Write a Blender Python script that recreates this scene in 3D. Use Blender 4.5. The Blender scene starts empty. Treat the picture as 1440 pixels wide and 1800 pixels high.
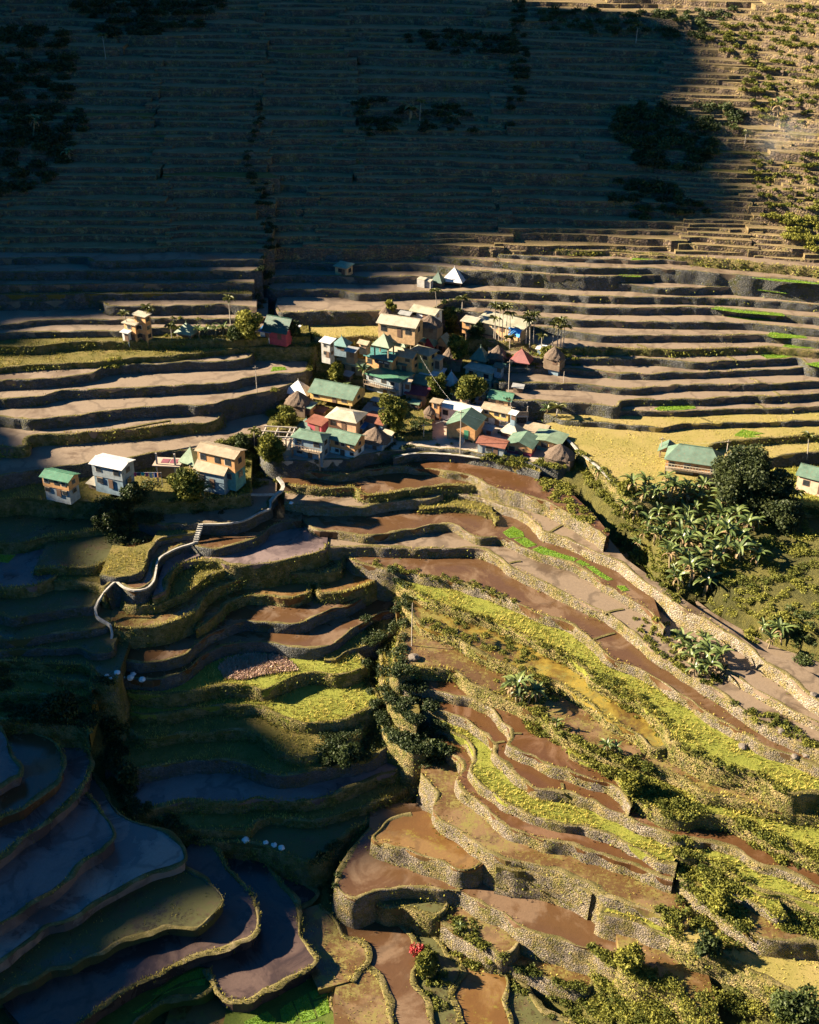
import bpy, bmesh, math, random
import numpy as np
from mathutils import Vector, geometry, noise

random.seed(7); np.random.seed(7)
SC = bpy.context.scene
COL = SC.collection
# ---------------------------------------------------------------- camera
H = 97.0; PITCH = 30.0; F = 2100.0
cam = bpy.data.cameras.new('camera'); camo = bpy.data.objects.new('camera', cam); COL.objects.link(camo)
camo.location = (0, 0, H); camo.rotation_euler = (math.radians(90 - PITCH), 0, 0)
cam.sensor_fit = 'HORIZONTAL'; cam.sensor_width = 36.0; cam.lens = F / 1440 * 36
cam.clip_start = 1; cam.clip_end = 6000
SC.camera = camo
# ---------------------------------------------------------------- sun and sky
SUN_EL = 27.0
SAZ = np.array([-0.98, 0.16]); SAZ = SAZ / np.linalg.norm(SAZ)      # horizontal direction towards the sun
sun = bpy.data.lights.new('sun', 'SUN'); suno = bpy.data.objects.new('sun', sun); COL.objects.link(suno)
sun.energy = 5.0; sun.angle = math.radians(0.8); sun.color = (1.0, 0.83, 0.60)
sd = Vector((SAZ[0] * math.cos(math.radians(SUN_EL)), SAZ[1] * math.cos(math.radians(SUN_EL)), math.sin(math.radians(SUN_EL))))
suno.rotation_euler = sd.to_track_quat('Z', 'Y').to_euler()
world = bpy.data.worlds.new('World'); SC.world = world; world.use_nodes = True
wn = world.node_tree; wbg = wn.nodes['Background']
sky = wn.nodes.new('ShaderNodeTexSky'); sky.sky_type = 'NISHITA'; sky.sun_disc = False
sky.sun_elevation = math.radians(SUN_EL); sky.sun_rotation = math.atan2(sd.x, sd.y)
sky.air_density = 1.0; sky.dust_density = 0.3; sky.ozone_density = 6.0
skm = wn.nodes.new('ShaderNodeMix'); skm.data_type = 'RGBA'; skm.blend_type = 'MULTIPLY'; skm.inputs[0].default_value = 1
skm.inputs[7].default_value = (.07, .44, .62, 1)      # deep clear morning sky
wn.links.new(sky.outputs[0], skm.inputs[6]); wn.links.new(skm.outputs[2], wbg.inputs[0]); wbg.inputs[1].default_value = 0.05
SC.view_settings.view_transform = 'Standard'; SC.view_settings.look = 'None'
SC.view_settings.exposure = 2.3; SC.view_settings.gamma = 1.0
SC.cycles.max_bounces = 4; SC.cycles.diffuse_bounces = 2; SC.cycles.glossy_bounces = 2
SC.cycles.transparent_max_bounces = 4; SC.cycles.transmission_bounces = 2

# ---------------------------------------------------------------- geometry helpers
cp, sp = math.cos(math.radians(PITCH)), math.sin(math.radians(PITCH))
def unp(u, v, z):
    """photo pixel (1440x1800) -> world point on the level z"""
    x = (u - 720) / F; y = -(v - 900) / F
    d = (x, cp + y * sp, -sp + y * cp)
    t = (z - H) / d[2]
    return (d[0] * t, d[1] * t, z)
def proj(x, y, z):
    dz = z - H
    depth = y * cp - dz * sp
    up = y * sp + dz * cp
    return 720 + F * x / depth, 900 - F * up / depth
def pxm(u, v, z):
    """pixels per metre at that place"""
    p = unp(u, v, z)
    return F / (p[1] * cp - (z - H) * sp)

def catmull(P, step):
    P = [np.array(p, float) for p in P]
    if len(P) < 3:
        a, b = P; n = max(2, int(np.linalg.norm(b - a) / step)); return [a + (b - a) * t for t in np.linspace(0, 1, n)]
    Q = [2 * P[0] - P[1]] + P + [2 * P[-1] - P[-2]]
    out = []
    for i in range(1, len(Q) - 2):
        p0, p1, p2, p3 = Q[i - 1], Q[i], Q[i + 1], Q[i + 2]
        t0 = 0; t1 = max(1e-3, np.linalg.norm(p1 - p0)) ** .5; t2 = t1 + max(1e-3, np.linalg.norm(p2 - p1)) ** .5; t3 = t2 + max(1e-3, np.linalg.norm(p3 - p2)) ** .5
        n = max(1, int(np.linalg.norm(p2 - p1) / step))
        for k in range(n):
            t = t1 + (t2 - t1) * k / n
            A1 = (t1 - t) / (t1 - t0) * p0 + (t - t0) / (t1 - t0) * p1
            A2 = (t2 - t) / (t2 - t1) * p1 + (t - t1) / (t2 - t1) * p2
            A3 = (t3 - t) / (t3 - t2) * p2 + (t - t2) / (t3 - t2) * p3
            B1 = (t2 - t) / (t2 - t0) * A1 + (t - t0) / (t2 - t0) * A2
            B2 = (t3 - t) / (t3 - t1) * A2 + (t - t1) / (t3 - t1) * A3
            out.append((t2 - t) / (t2 - t1) * B1 + (t - t1) / (t2 - t1) * B2)
    out.append(P[-1])
    return out

def link(name, me, mats=None, parent=None):
    o = bpy.data.objects.new(name, me); COL.objects.link(o)
    for m in (mats or []): me.materials.append(m)
    if parent: o.parent = parent
    return o
def mesh_np(name, V, Fc, mats=None, parent=None, smooth=False, matidx=None, attr=None):
    """V (n,3) array, Fc list/array of faces"""
    me = bpy.data.meshes.new(name)
    V = np.asarray(V, dtype=np.float32)
    if isinstance(Fc, np.ndarray):
        nf, k = Fc.shape
        me.vertices.add(len(V)); me.vertices.foreach_set('co', V.ravel())
        me.loops.add(nf * k); me.loops.foreach_set('vertex_index', Fc.astype(np.int32).ravel())
        me.polygons.add(nf); me.polygons.foreach_set('loop_start', np.arange(0, nf * k, k, dtype=np.int32))
        try: me.polygons.foreach_set('loop_total', np.full(nf, k, dtype=np.int32))
        except Exception: pass
        me.update(calc_edges=True)
    else:
        me.from_pydata(V.tolist(), [], [list(f) for f in Fc])
    o = link(name, me, mats, parent)
    if matidx is not None: me.polygons.foreach_set('material_index', np.asarray(matidx, dtype=np.int32))
    me.polygons.foreach_set('use_smooth', np.full(len(me.polygons), bool(smooth)))
    if attr is not None:
        a = me.attributes.new('tint', 'FLOAT', 'POINT'); a.data.foreach_set('value', np.asarray(attr, dtype=np.float32))
    me.update()
    return o
def tag(o, label=None, cat=None, group=None, kind=None):
    if label: o['label'] = label
    if cat: o['category'] = cat
    if group: o['group'] = group
    if kind: o['kind'] = kind
    return o
def struct(o): o['kind'] = 'structure'; return o

# ---------------------------------------------------------------- material helpers
class NT:
    def __init__(s, name):
        s.m = bpy.data.materials.new(name); s.m.use_nodes = True; s.t = s.m.node_tree
        s.b = s.t.nodes['Principled BSDF']; s.tc = None
    def n(s, typ, **kw):
        nd = s.t.nodes.new(typ)
        for k, v in kw.items():
            if k.startswith('i_'):
                nd.inputs[k[2:].replace('_', ' ')].default_value = v
            else: setattr(nd, k, v)
        return nd
    def l(s, a, b): s.t.links.new(a, b)
    def coord(s, scale=(1, 1, 1), kind='Object'):
        if not s.tc: s.tc = s.n('ShaderNodeTexCoord')
        mp = s.n('ShaderNodeMapping'); mp.inputs['Scale'].default_value = scale
        s.l(s.tc.outputs[kind], mp.inputs['Vector']); return mp.outputs[0]
    def noise(s, sc, det=4, rough=.6, co=None, dist=0):
        nd = s.n('ShaderNodeTexNoise'); nd.inputs['Scale'].default_value = sc; nd.inputs['Detail'].default_value = det
        nd.inputs['Roughness'].default_value = rough; nd.inputs['Distortion'].default_value = dist
        s.l(co if co is not None else s.coord(), nd.inputs['Vector']); return nd.outputs['Fac']
    def ramp(s, fac, stops):
        r = s.n('ShaderNodeValToRGB'); e = r.color_ramp.elements
        while len(e) > len(stops): e.remove(e[-1])
        while len(e) < len(stops): e.new(1)
        for k, (p, c) in enumerate(stops):
            e[k].position = p; e[k].color = (c[0], c[1], c[2], 1) if isinstance(c, (tuple, list)) else (c, c, c, 1)
        s.l(fac, r.inputs[0]); return r.outputs[0]
    def mix(s, fac, a, b, typ='MIX'):
        m = s.n('ShaderNodeMix', data_type='RGBA', blend_type=typ)
        for k, v in ((0, fac), (6, a), (7, b)):
            if isinstance(v, (int, float)): m.inputs[k].default_value = v
            elif isinstance(v, (tuple, list)): m.inputs[k].default_value = (v[0], v[1], v[2], 1)
            else: s.l(v, m.inputs[k])
        return m.outputs[2]
    def math(s, op, a, b=0.0):
        m = s.n('ShaderNodeMath', operation=op)
        for k, v in ((0, a), (1, b)):
            if isinstance(v, (int, float)): m.inputs[k].default_value = v
            else: s.l(v, m.inputs[k])
        return m.outputs[0]
    def bump(s, h, strength=.5, dist=.1, nrm=None):
        b = s.n('ShaderNodeBump'); b.inputs['Strength'].default_value = strength; b.inputs['Distance'].default_value = dist
        s.l(h, b.inputs['Height'])
        if nrm is not None: s.l(nrm, b.inputs['Normal'])
        return b.outputs[0]
    def out(s, col=None, rough=None, nrm=None, spec=None):
        for nm, v in (('Base Color', col), ('Roughness', rough), ('Normal', nrm), ('Specular IOR Level', spec)):
            if v is None: continue
            if isinstance(v, (int, float)): s.b.inputs[nm].default_value = v
            elif isinstance(v, (tuple, list)): s.b.inputs[nm].default_value = (v[0], v[1], v[2], 1)
            else: s.l(v, s.b.inputs[nm])
        return s.m
_M = {}
def plain(name, c, rough=.8, var=.25, scale=1.5, metal=0):
    if name in _M: return _M[name]
    t = NT(name); f = t.noise(scale, 5, .65)
    lo = tuple(x * (1 - var) for x in c); hi = tuple(min(1, x * (1 + var)) for x in c)
    t.b.inputs['Metallic'].default_value = metal
    _M[name] = t.out(t.ramp(f, [(.3, lo), (.7, hi)]), rough); return _M[name]

def mat_stone(name, c1, c2, green, gamt, scale=2.6, moss=(.07, .075, .02), straw=(.26, .20, .085)):
    t = NT(name); co = t.coord((1, 1, 1.25))
    wob = t.n('ShaderNodeTexNoise'); wob.inputs['Scale'].default_value = 1.3; wob.inputs['Detail'].default_value = 5; t.l(co, wob.inputs['Vector'])
    vm = t.n('ShaderNodeVectorMath', operation='MULTIPLY_ADD'); vm.inputs[1].default_value = (.45, .45, .45)
    t.l(wob.outputs['Color'], vm.inputs[0]); t.l(co, vm.inputs[2])
    v = t.n('ShaderNodeTexVoronoi'); v.inputs['Scale'].default_value = scale; t.l(vm.outputs[0], v.inputs['Vector'])
    ve = t.n('ShaderNodeTexVoronoi', feature='DISTANCE_TO_EDGE'); ve.inputs['Scale'].default_value = scale; t.l(vm.outputs[0], ve.inputs['Vector'])
    sep = t.n('ShaderNodeSeparateColor'); t.l(v.outputs['Color'], sep.inputs[0])
    v2 = t.n('ShaderNodeTexVoronoi'); v2.inputs['Scale'].default_value = scale * .42; t.l(vm.outputs[0], v2.inputs['Vector'])
    sep2 = t.n('ShaderNodeSeparateColor'); t.l(v2.outputs['Color'], sep2.inputs[0])
    pickm = t.ramp(t.noise(.55, 3, .6), [(.50, 0), (.56, .8)])
    stone = t.mix(t.mix(pickm, sep.outputs[0], sep2.outputs[0]), tuple(min(.7, x * 1.12) for x in c1), tuple(x * .8 for x in c2))
    gr = t.noise(7, 5, .75); big = t.noise(.22, 4, .6)
    stone = t.mix(t.ramp(big, [(.38, 0), (.64, .75)]), stone, tuple(x * .62 for x in c2))
    stone = t.mix(t.math('MULTIPLY', gr, .6), stone, tuple(x * .5 for x in c1))
    joint = t.ramp(ve.outputs['Distance'], [(0.0, .45), (.11, 1)])
    stone = t.mix(joint, tuple(x * .35 for x in c1), stone)
    g1 = t.noise(.42, 6, .75); g2 = t.noise(2.6, 5, .75)
    gsum = t.math('ADD', t.math('MULTIPLY', g1, .55), t.math('MULTIPLY', g2, .45))
    gm = t.ramp(gsum, [(.60 - gamt * .3, 0), (.68 - gamt * .26, 1)])
    gcol = t.mix(t.ramp(t.noise(.7, 5, .75), [(.42, 0), (.6, 1)]), t.mix(g2, moss, green), straw)
    col = t.mix(gm, stone, gcol)
    hgt = t.math('ADD', t.ramp(ve.outputs['Distance'], [(0, 0), (.25, 1)]), t.math('MULTIPLY', gr, .7))
    return t.out(col, .92, t.bump(hgt, .9, .2), .2)

def mat_ground(name, stops, scale=.35, rough=.95, bump=.5, fine=3.0, bd=.15):
    t = NT(name); a = t.noise(scale, 6, .68); b = t.noise(fine, 5, .75)
    f = t.math('ADD', t.math('MULTIPLY', a, .62), t.math('MULTIPLY', b, .38))
    return t.out(t.ramp(f, stops), rough, t.bump(b, bump, bd), .2)

def mat_paddy(name, mud, wet, scale=.14, cover=.5, rwet=.12, rdry=.75, spec=.4, weed=None, wamt=.0):
    """flooded field: wet mud showing through shallow water, stains and ripples"""
    t = NT(name); a = t.noise(scale, 6, .66, dist=.6); b = t.noise(2.2, 6, .75); c = t.noise(.9, 4, .6)
    m = t.ramp(a, [(cover - .06, 0), (cover + .06, 1)])
    mudc = t.mix(t.math('ADD', t.math('MULTIPLY', b, .6), t.math('MULTIPLY', t.noise(6.5, 4, .8), .4)), tuple(x * .42 for x in mud), tuple(x * 1.5 for x in mud))
    vd = t.n('ShaderNodeTexVoronoi', feature='DISTANCE_TO_EDGE'); vd.inputs['Scale'].default_value = .09
    wv = t.n('ShaderNodeTexNoise'); wv.inputs['Scale'].default_value = .35; wv.inputs['Detail'].default_value = 6; t.l(t.coord(), wv.inputs['Vector'])
    va = t.n('ShaderNodeVectorMath', operation='MULTIPLY_ADD'); va.inputs[1].default_value = (6, 6, 0); t.l(wv.outputs['Color'], va.inputs[0]); t.l(t.coord(), va.inputs[2]); t.l(va.outputs[0], vd.inputs['Vector'])
    mudc = t.mix(t.ramp(vd.outputs['Distance'], [(.010, .5), (.05, 0)]), mudc, tuple(x * .55 for x in wet))
    wetc = t.mix(c, tuple(x * .8 for x in wet), tuple(x * 1.2 for x in wet))
    col = t.mix(m, wetc, mudc)
    if weed:
        w = t.ramp(t.math('ADD', t.math('MULTIPLY', t.noise(.28, 7, .75), .55), t.math('MULTIPLY', t.noise(2.2, 6, .8), .45)), [(.58 - wamt * .3, 0), (.66 - wamt * .3, 1)])
        col = t.mix(w, col, weed)
        m = t.math('MAXIMUM', m, w)
    rough = t.math('ADD', t.math('MULTIPLY', m, rdry - rwet), rwet)
    nr = t.bump(b, .35, .06)
    t.out(col, rough, nr, spec)
    return t.m
M = {}
M['stone_lit'] = mat_stone('sunlit_dry_stone', (.37, .31, .245), (.17, .145, .115), (.17, .15, .035), .50, 3.0)  # paler copy of the wall stone, sunlight put into its colour
M['stone_grey'] = mat_stone('shaded_grey_stone', (.19, .19, .18), (.09, .095, .10), (.07, .075, .02), .38, straw=(.13, .11, .06))  # darker copy of the wall stone, for walls out of the sun
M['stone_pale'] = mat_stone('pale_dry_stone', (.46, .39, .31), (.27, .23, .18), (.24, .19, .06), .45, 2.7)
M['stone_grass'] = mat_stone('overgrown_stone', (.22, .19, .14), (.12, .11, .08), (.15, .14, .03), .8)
M['mud_brown'] = mat_paddy('brown_wet_mud', (.135, .082, .045), (.085, .045, .021), cover=.54)
M['mud_dry'] = mat_paddy('grey_brown_mud', (.175, .128, .085), (.085, .058, .036), cover=.42, rwet=.35)
M['mud_tan'] = mat_paddy('tan_paddy_mud', (.19, .142, .098), (.125, .09, .062), cover=.42, rwet=.45, rdry=.8)
M['mud_orange'] = mat_paddy('orange_paddy_water', (.155, .085, .026), (.115, .058, .018), cover=.5, weed=(.15, .12, .015), wamt=.15)
M['mud_red'] = mat_paddy('red_brown_paddy_water', (.13, .068, .034), (.08, .038, .016), cover=.54)
M['mud_weed'] = mat_paddy('weedy_paddy_water', (.15, .09, .04), (.09, .05, .02), cover=.5, weed=(.15, .125, .03), wamt=.30)
M['water_blue'] = mat_paddy('still_dark_water', (.085, .055, .045), (.04, .028, .026), cover=.50, rwet=.16, rdry=.5, spec=.35)
M['water_pink'] = mat_paddy('silty_paddy_water', (.17, .125, .115), (.085, .062, .06), cover=.48, rwet=.2, rdry=.6, spec=.35)
M['water_sheen'] = mat_paddy('sky_sheen_paddy_water', (.27, .20, .165), (.12, .09, .08), cover=.52, rwet=.22, rdry=.5, spec=.5)  # pale tone stands in for sky reflected on the pool
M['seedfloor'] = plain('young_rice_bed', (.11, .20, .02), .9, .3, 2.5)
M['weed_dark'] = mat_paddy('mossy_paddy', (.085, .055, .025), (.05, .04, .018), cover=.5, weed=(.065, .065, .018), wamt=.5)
M['yellow_algae'] = mat_paddy('yellow_algae_water', (.24, .17, .02), (.08, .045, .016), cover=.5, weed=(.14, .12, .025), wamt=.3)
M['grass_field'] = mat_ground('grass_field', [(.3, (.10, .115, .018)), (.5, (.17, .18, .028)), (.7, (.25, .22, .05))], .5, bump=.9)
M['grass_gold'] = mat_ground('stubble_field', [(.3, (.15, .14, .03)), (.5, (.235, .19, .06)), (.7, (.27, .20, .09))], .16, bump=.35)
M['grass_dim'] = mat_ground('rough_dim_grass', [(.3, (.06, .065, .014)), (.5, (.12, .10, .025)), (.7, (.20, .14, .05))], .4, bump=.9)  # dark grass; on some terraces the dark tone stands for shade
M['hill'] = mat_ground('scrub_hillside', [(.28, (.025, .032, .010)), (.45, (.065, .062, .018)), (.58, (.13, .115, .03)), (.75, (.20, .14, .07))], .11, bump=1, bd=.4)
M['court'] = mat_ground('beaten_earth', [(.3, (.26, .21, .16)), (.7, (.40, .33, .26))], .5, bump=.2)
M['concrete'] = plain('pale_concrete', (.30, .285, .25), .9, .4, 1.6)
M['tuft'] = None
def mat_leaf(name, lo, hi, trans=.25, rough=.6, attr=True, spec=.3):
    t = NT(name)
    at = t.n('ShaderNodeAttribute', attribute_name='tint')
    col = t.mix(at.outputs['Fac'], lo, hi)
    t.out(col, rough, None, spec)
    tr = t.n('ShaderNodeBsdfTranslucent'); t.l(col, tr.inputs[0])
    mx = t.n('ShaderNodeMixShader'); mx.inputs[0].default_value = trans
    t.l(t.b.outputs[0], mx.inputs[1]); t.l(tr.outputs[0], mx.inputs[2])
    t.l(mx.outputs[0], t.t.nodes['Material Output'].inputs[0])
    return t.m
M['tuft'] = mat_leaf('rim_grass', (.10, .11, .018), (.46, .38, .09), .2, spec=.1)
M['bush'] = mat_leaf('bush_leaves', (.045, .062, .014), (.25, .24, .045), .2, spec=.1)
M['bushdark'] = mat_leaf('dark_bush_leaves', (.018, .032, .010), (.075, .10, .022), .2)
M['tree'] = mat_leaf('tree_leaves', (.022, .036, .012), (.085, .10, .026), .2)
M['banana'] = mat_leaf('banana_leaf', (.05, .085, .022), (.17, .21, .06), .3, .4, spec=.5)
M['palm'] = mat_leaf('palm_leaf', (.04, .055, .014), (.17, .17, .045), .2, .5)
M['drybrown'] = mat_leaf('dead_leaf', (.13, .085, .04), (.30, .21, .11), .1)
M['stubble'] = mat_leaf('stubble', (.20, .12, .085), (.46, .31, .23), .1)
M['seed'] = mat_leaf('seedling_leaf', (.12, .22, .012), (.26, .40, .03), .35)
M['redflower'] = mat_leaf('red_flowers', (.06, .07, .02), (.50, .03, .05), .2)

M['bark'] = plain('bark', (.16, .12, .085), .95, .35, 4)
M['palmbark'] = plain('palm_bark', (.34, .30, .25), .9, .25, 3)
# ---------------------------------------------------------------- terraces
# each row: level z (m), wall lip as seen from the camera, paddy floor, wall kind, what the wall looks like, extras (back = far outline, b = run back in m)
T = []
def ter(z, pts, top, wall, label, **k): T.append(dict(z=z, pts=pts, top=top, wall=wall, label=label, **k))
# west side, above the lower row of houses
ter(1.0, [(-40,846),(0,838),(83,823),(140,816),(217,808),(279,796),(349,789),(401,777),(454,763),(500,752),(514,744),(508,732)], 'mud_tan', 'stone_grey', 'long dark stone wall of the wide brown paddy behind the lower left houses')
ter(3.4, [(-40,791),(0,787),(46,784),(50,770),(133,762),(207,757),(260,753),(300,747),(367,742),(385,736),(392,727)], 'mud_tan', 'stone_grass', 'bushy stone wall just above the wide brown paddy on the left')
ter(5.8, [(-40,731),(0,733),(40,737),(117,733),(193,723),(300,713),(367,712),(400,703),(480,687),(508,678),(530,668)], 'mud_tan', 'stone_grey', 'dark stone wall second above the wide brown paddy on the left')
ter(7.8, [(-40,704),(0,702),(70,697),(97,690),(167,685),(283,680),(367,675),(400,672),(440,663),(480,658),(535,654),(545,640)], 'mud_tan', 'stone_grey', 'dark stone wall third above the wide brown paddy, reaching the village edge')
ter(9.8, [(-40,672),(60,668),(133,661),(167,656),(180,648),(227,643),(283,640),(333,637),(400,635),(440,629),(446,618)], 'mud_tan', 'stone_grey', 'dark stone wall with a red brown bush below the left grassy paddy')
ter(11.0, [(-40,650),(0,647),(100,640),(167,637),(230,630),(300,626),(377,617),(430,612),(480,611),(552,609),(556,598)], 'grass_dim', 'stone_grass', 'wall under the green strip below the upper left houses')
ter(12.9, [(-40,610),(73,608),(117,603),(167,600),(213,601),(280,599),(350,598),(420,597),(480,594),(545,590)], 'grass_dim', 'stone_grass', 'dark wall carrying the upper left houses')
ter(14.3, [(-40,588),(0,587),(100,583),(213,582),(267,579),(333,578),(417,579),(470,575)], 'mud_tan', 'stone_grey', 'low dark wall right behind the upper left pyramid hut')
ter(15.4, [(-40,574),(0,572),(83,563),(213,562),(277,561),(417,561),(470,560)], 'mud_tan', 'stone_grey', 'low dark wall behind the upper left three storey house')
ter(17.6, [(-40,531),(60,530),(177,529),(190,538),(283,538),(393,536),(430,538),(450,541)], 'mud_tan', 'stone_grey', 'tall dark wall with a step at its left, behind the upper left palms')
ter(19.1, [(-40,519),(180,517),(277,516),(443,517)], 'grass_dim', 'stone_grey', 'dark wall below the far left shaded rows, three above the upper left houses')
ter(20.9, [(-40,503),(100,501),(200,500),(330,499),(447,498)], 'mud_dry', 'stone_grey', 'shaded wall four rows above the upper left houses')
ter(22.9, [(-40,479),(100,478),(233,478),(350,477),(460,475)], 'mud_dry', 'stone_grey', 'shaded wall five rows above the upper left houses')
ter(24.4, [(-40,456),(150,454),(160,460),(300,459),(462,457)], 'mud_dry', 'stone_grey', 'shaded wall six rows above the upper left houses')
# middle and right, behind the village
ter(12.6, [(545,581),(557,592),(598,594),(648,592),(690,591)], 'grass_gold', 'stone_grass', 'wall under the dry gold grass patch left of the long white roofed house')
ter(15.9, [(484,540),(492,549),(573,548),(623,548),(700,547),(760,543),(795,528),(907,534),(1020,540),(1127,542),(1253,542),(1360,551),(1490,566)], 'mud_tan', 'stone_grey', 'tall dark wall running behind the top of the village below the white pyramid roof')
ter(17.6, [(456,503),(480,509),(573,510),(606,512),(626,517),(740,513),(853,513),(960,517),(1087,522),(1213,523),(1360,530),(1490,541)], 'mud_tan', 'stone_grey', 'dark wall with a sunlit tan corner below the white pyramid roof')
ter(19.3, [(462,492),(480,487),(544,485),(627,488),(740,487),(807,488),(928,491),(1073,498),(1187,507),(1293,506),(1400,514),(1490,522)], 'mud_tan', 'stone_grey', 'dark wall behind the white pyramid roof carrying the small square hut')
ter(21.0, [(466,470),(480,462),(619,465),(740,465),(814,475),(907,480),(1060,487),(1147,484),(1293,490),(1440,500),(1490,504)], 'mud_tan', 'stone_grey', 'dark wall one row above the small square hut')
ter(22.5, [(467,446),(586,449),(740,447),(789,453),(907,464),(1020,471),(1137,472),(1300,484),(1440,497),(1490,502)], 'mud_dry', 'stone_grey', 'dark wall two rows above the small square hut')
ter(23.4, [(795,440),(900,448),(1020,455),(1110,458),(1173,458),(1360,471),(1490,484)], 'mud_dry', 'stone_grey', 'thin sunlit rimmed wall three rows above the white pyramid roof')
ter(24.6, [(930,437),(1020,441),(1087,441),(1250,455),(1440,473),(1490,480)], 'mud_dry', 'stone_grass', 'short sunlit rimmed wall at the foot of the right hand slope')
ter(14.2, [(803,546),(928,557),(1020,563),(1127,566),(1227,567),(1310,568),(1440,581),(1490,586)], 'mud_tan', 'stone_grey', 'dark wall right above the blue tarpaulin house')
ter(12.6, [(815,566),(880,572),(955,576),(1060,590),(1160,590),(1293,590),(1350,590),(1440,601),(1490,606)], 'mud_tan', 'stone_grey', 'dark wall at the height of the tall palm tops right of the village')
ter(11.0, [(820,594),(845,596),(900,603),(993,612),(1093,613),(1160,615),(1260,613),(1360,611),(1390,614),(1490,622)], 'mud_tan', 'stone_grass', 'hedge topped wall behind the thatched and red pyramid roofs')
ter(9.4, [(860,625),(940,628),(1023,630),(1093,632),(1147,632),(1193,636),(1227,639),(1293,635),(1360,632),(1403,630),(1422,640),(1490,643)], 'mud_tan', 'stone_grey', 'dark wall level with the thatched hut right of the village')
ter(7.9, [(870,646),(940,647),(1043,652),(1093,657),(1160,657),(1293,653),(1360,650),(1427,648),(1490,655)], 'mud_tan', 'stone_grey', 'dark wall one row below the red pyramid roof')
ter(6.6, [(878,673),(960,674),(1027,677),(1093,684),(1160,680),(1210,676),(1293,677),(1440,672),(1490,671)], 'mud_tan', 'stone_grey', 'dark wall with a lone white post standing below it, right of the village')
ter(5.2, [(893,704),(960,706),(1040,711),(1086,716),(1094,704),(1104,703),(1160,703),(1200,702),(1233,703),(1293,698),(1360,697),(1440,693),(1490,691)], 'mud_tan', 'stone_grey', 'dark wall with a pale stone ramp in its middle, right of the village')
ter(3.7, [(1084,724),(1094,722),(1160,724),(1227,723),(1293,720),(1365,719),(1440,716),(1490,714)], 'mud_tan', 'stone_grey', 'dark wall with a squared pale left end above the gold fields', back=[(1540,690),(1300,690),(1130,700),(1090,706)])
ter(2.6, [(958,728),(987,738),(1060,743),(1130,750),(1160,753),(1200,747),(1260,745),(1327,743),(1440,740),(1500,738)], 'grass_gold', 'stone_grey', 'dark wall behind the big golden field')
ter(1.5, [(985,762),(1000,776),(1020,797),(1050,820),(1077,847),(1100,868),(1150,880),(1215,862),(1240,800),(1250,786),(1270,778),(1327,773),(1440,766),(1500,764)], 'grass_gold', 'stone_grass', 'path edged bank round the big golden field', back=[(1540,735),(1200,742),(1000,732),(960,745)], drop=3.2)
ter(0.2, [(1215,880),(1235,835),(1260,815),(1300,810),(1330,807),(1393,799),(1440,795),(1500,792)], 'grass_gold', 'stone_grey', 'dark wall behind the far right green roofed house')
ter(-1.2, [(1215,905),(1290,900),(1350,905),(1400,905),(1440,902),(1500,900)], 'grass_field', 'stone_grass', 'grassy bank below the far right green roofed house')
# village ground, stepped
ter(9.2, [(560,618),(600,616),(650,612),(700,610),(760,604),(800,600),(850,607),(900,618),(905,600)], 'grass_dim', 'stone_grass', 'overgrown ledge carrying the topmost village huts')
ter(7.2, [(556,640),(600,640),(650,636),(700,640),(780,640),(840,642),(900,648),(985,648),(1000,632)], 'grass_dim', 'stone_grass', 'ledge wall under the row of pyramid roofs in the village')
ter(5.0, [(545,672),(600,668),(650,668),(700,672),(760,668),(820,664),(890,668),(905,662)], 'grass_dim', 'stone_grass', 'ledge wall through the upper middle of the village')
ter(3.0, [(490,716),(530,719),(600,718),(650,706),(700,706),(760,700),(830,702),(905,708),(950,716),(975,712)], 'grass_dim', 'stone_grass', 'ledge wall under the large orange house with the green roof')
ter(1.4, [(465,768),(480,760),(520,754),(580,750),(640,748),(690,752),(700,764),(760,762)], 'grass_dim', 'stone_grass', 'ledge wall behind the front row of village houses')
ter(0.0, [(455,786),(470,806),(520,810),(570,808),(620,808),(650,797),(690,793),(720,788),(780,790),(822,795),(870,802),(930,812),(985,822),(1000,812),(998,790)], 'court', 'stone_grey', 'tall stone wall holding up the village square')
ter(-1.1, [(690,806),(720,798),(780,798),(850,806),(900,816),(950,830)], 'grass_dim', 'stone_grey', 'low stone wall with a white footpath in front of the village square', b=3)
ter(-2.8, [(-40,884),(36,876),(90,880),(150,882),(210,885),(262,884),(330,880),(400,874),(440,868)], 'grass_dim', 'stone_grass', 'dark bank carrying the lower left row of houses')
# below the village
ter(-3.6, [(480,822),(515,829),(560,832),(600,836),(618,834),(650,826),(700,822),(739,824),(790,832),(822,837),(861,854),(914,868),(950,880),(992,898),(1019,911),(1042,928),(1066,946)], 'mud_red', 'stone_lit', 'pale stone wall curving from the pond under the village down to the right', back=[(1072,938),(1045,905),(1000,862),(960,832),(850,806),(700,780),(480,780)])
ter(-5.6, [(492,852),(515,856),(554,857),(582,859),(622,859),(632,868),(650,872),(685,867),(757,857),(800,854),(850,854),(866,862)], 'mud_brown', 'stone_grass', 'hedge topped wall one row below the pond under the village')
ter(-8.0, [(500,884),(532,889),(582,892),(638,892),(666,887),(693,882),(736,880),(770,877),(779,873),(781,864),(806,868),(850,878),(872,886),(911,900),(936,914),(953,933),(978,942),(1006,953),(1047,972),(1082,985),(1123,1017),(1162,1042),(1196,1067),(1234,1086),(1279,1117),(1318,1139),(1343,1164),(1373,1184),(1401,1207),(1440,1236),(1490,1270)], 'mud_dry', 'stone_pale', 'long white stone wall below the green seedling slope, running to the right edge', back=[(1560,1290),(1440,1192),(1400,1166),(1330,1140),(1290,1110),(1230,1072),(1170,1033),(1100,982),(1065,940),(1000,880),(900,842),(800,818),(500,800)])
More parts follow.
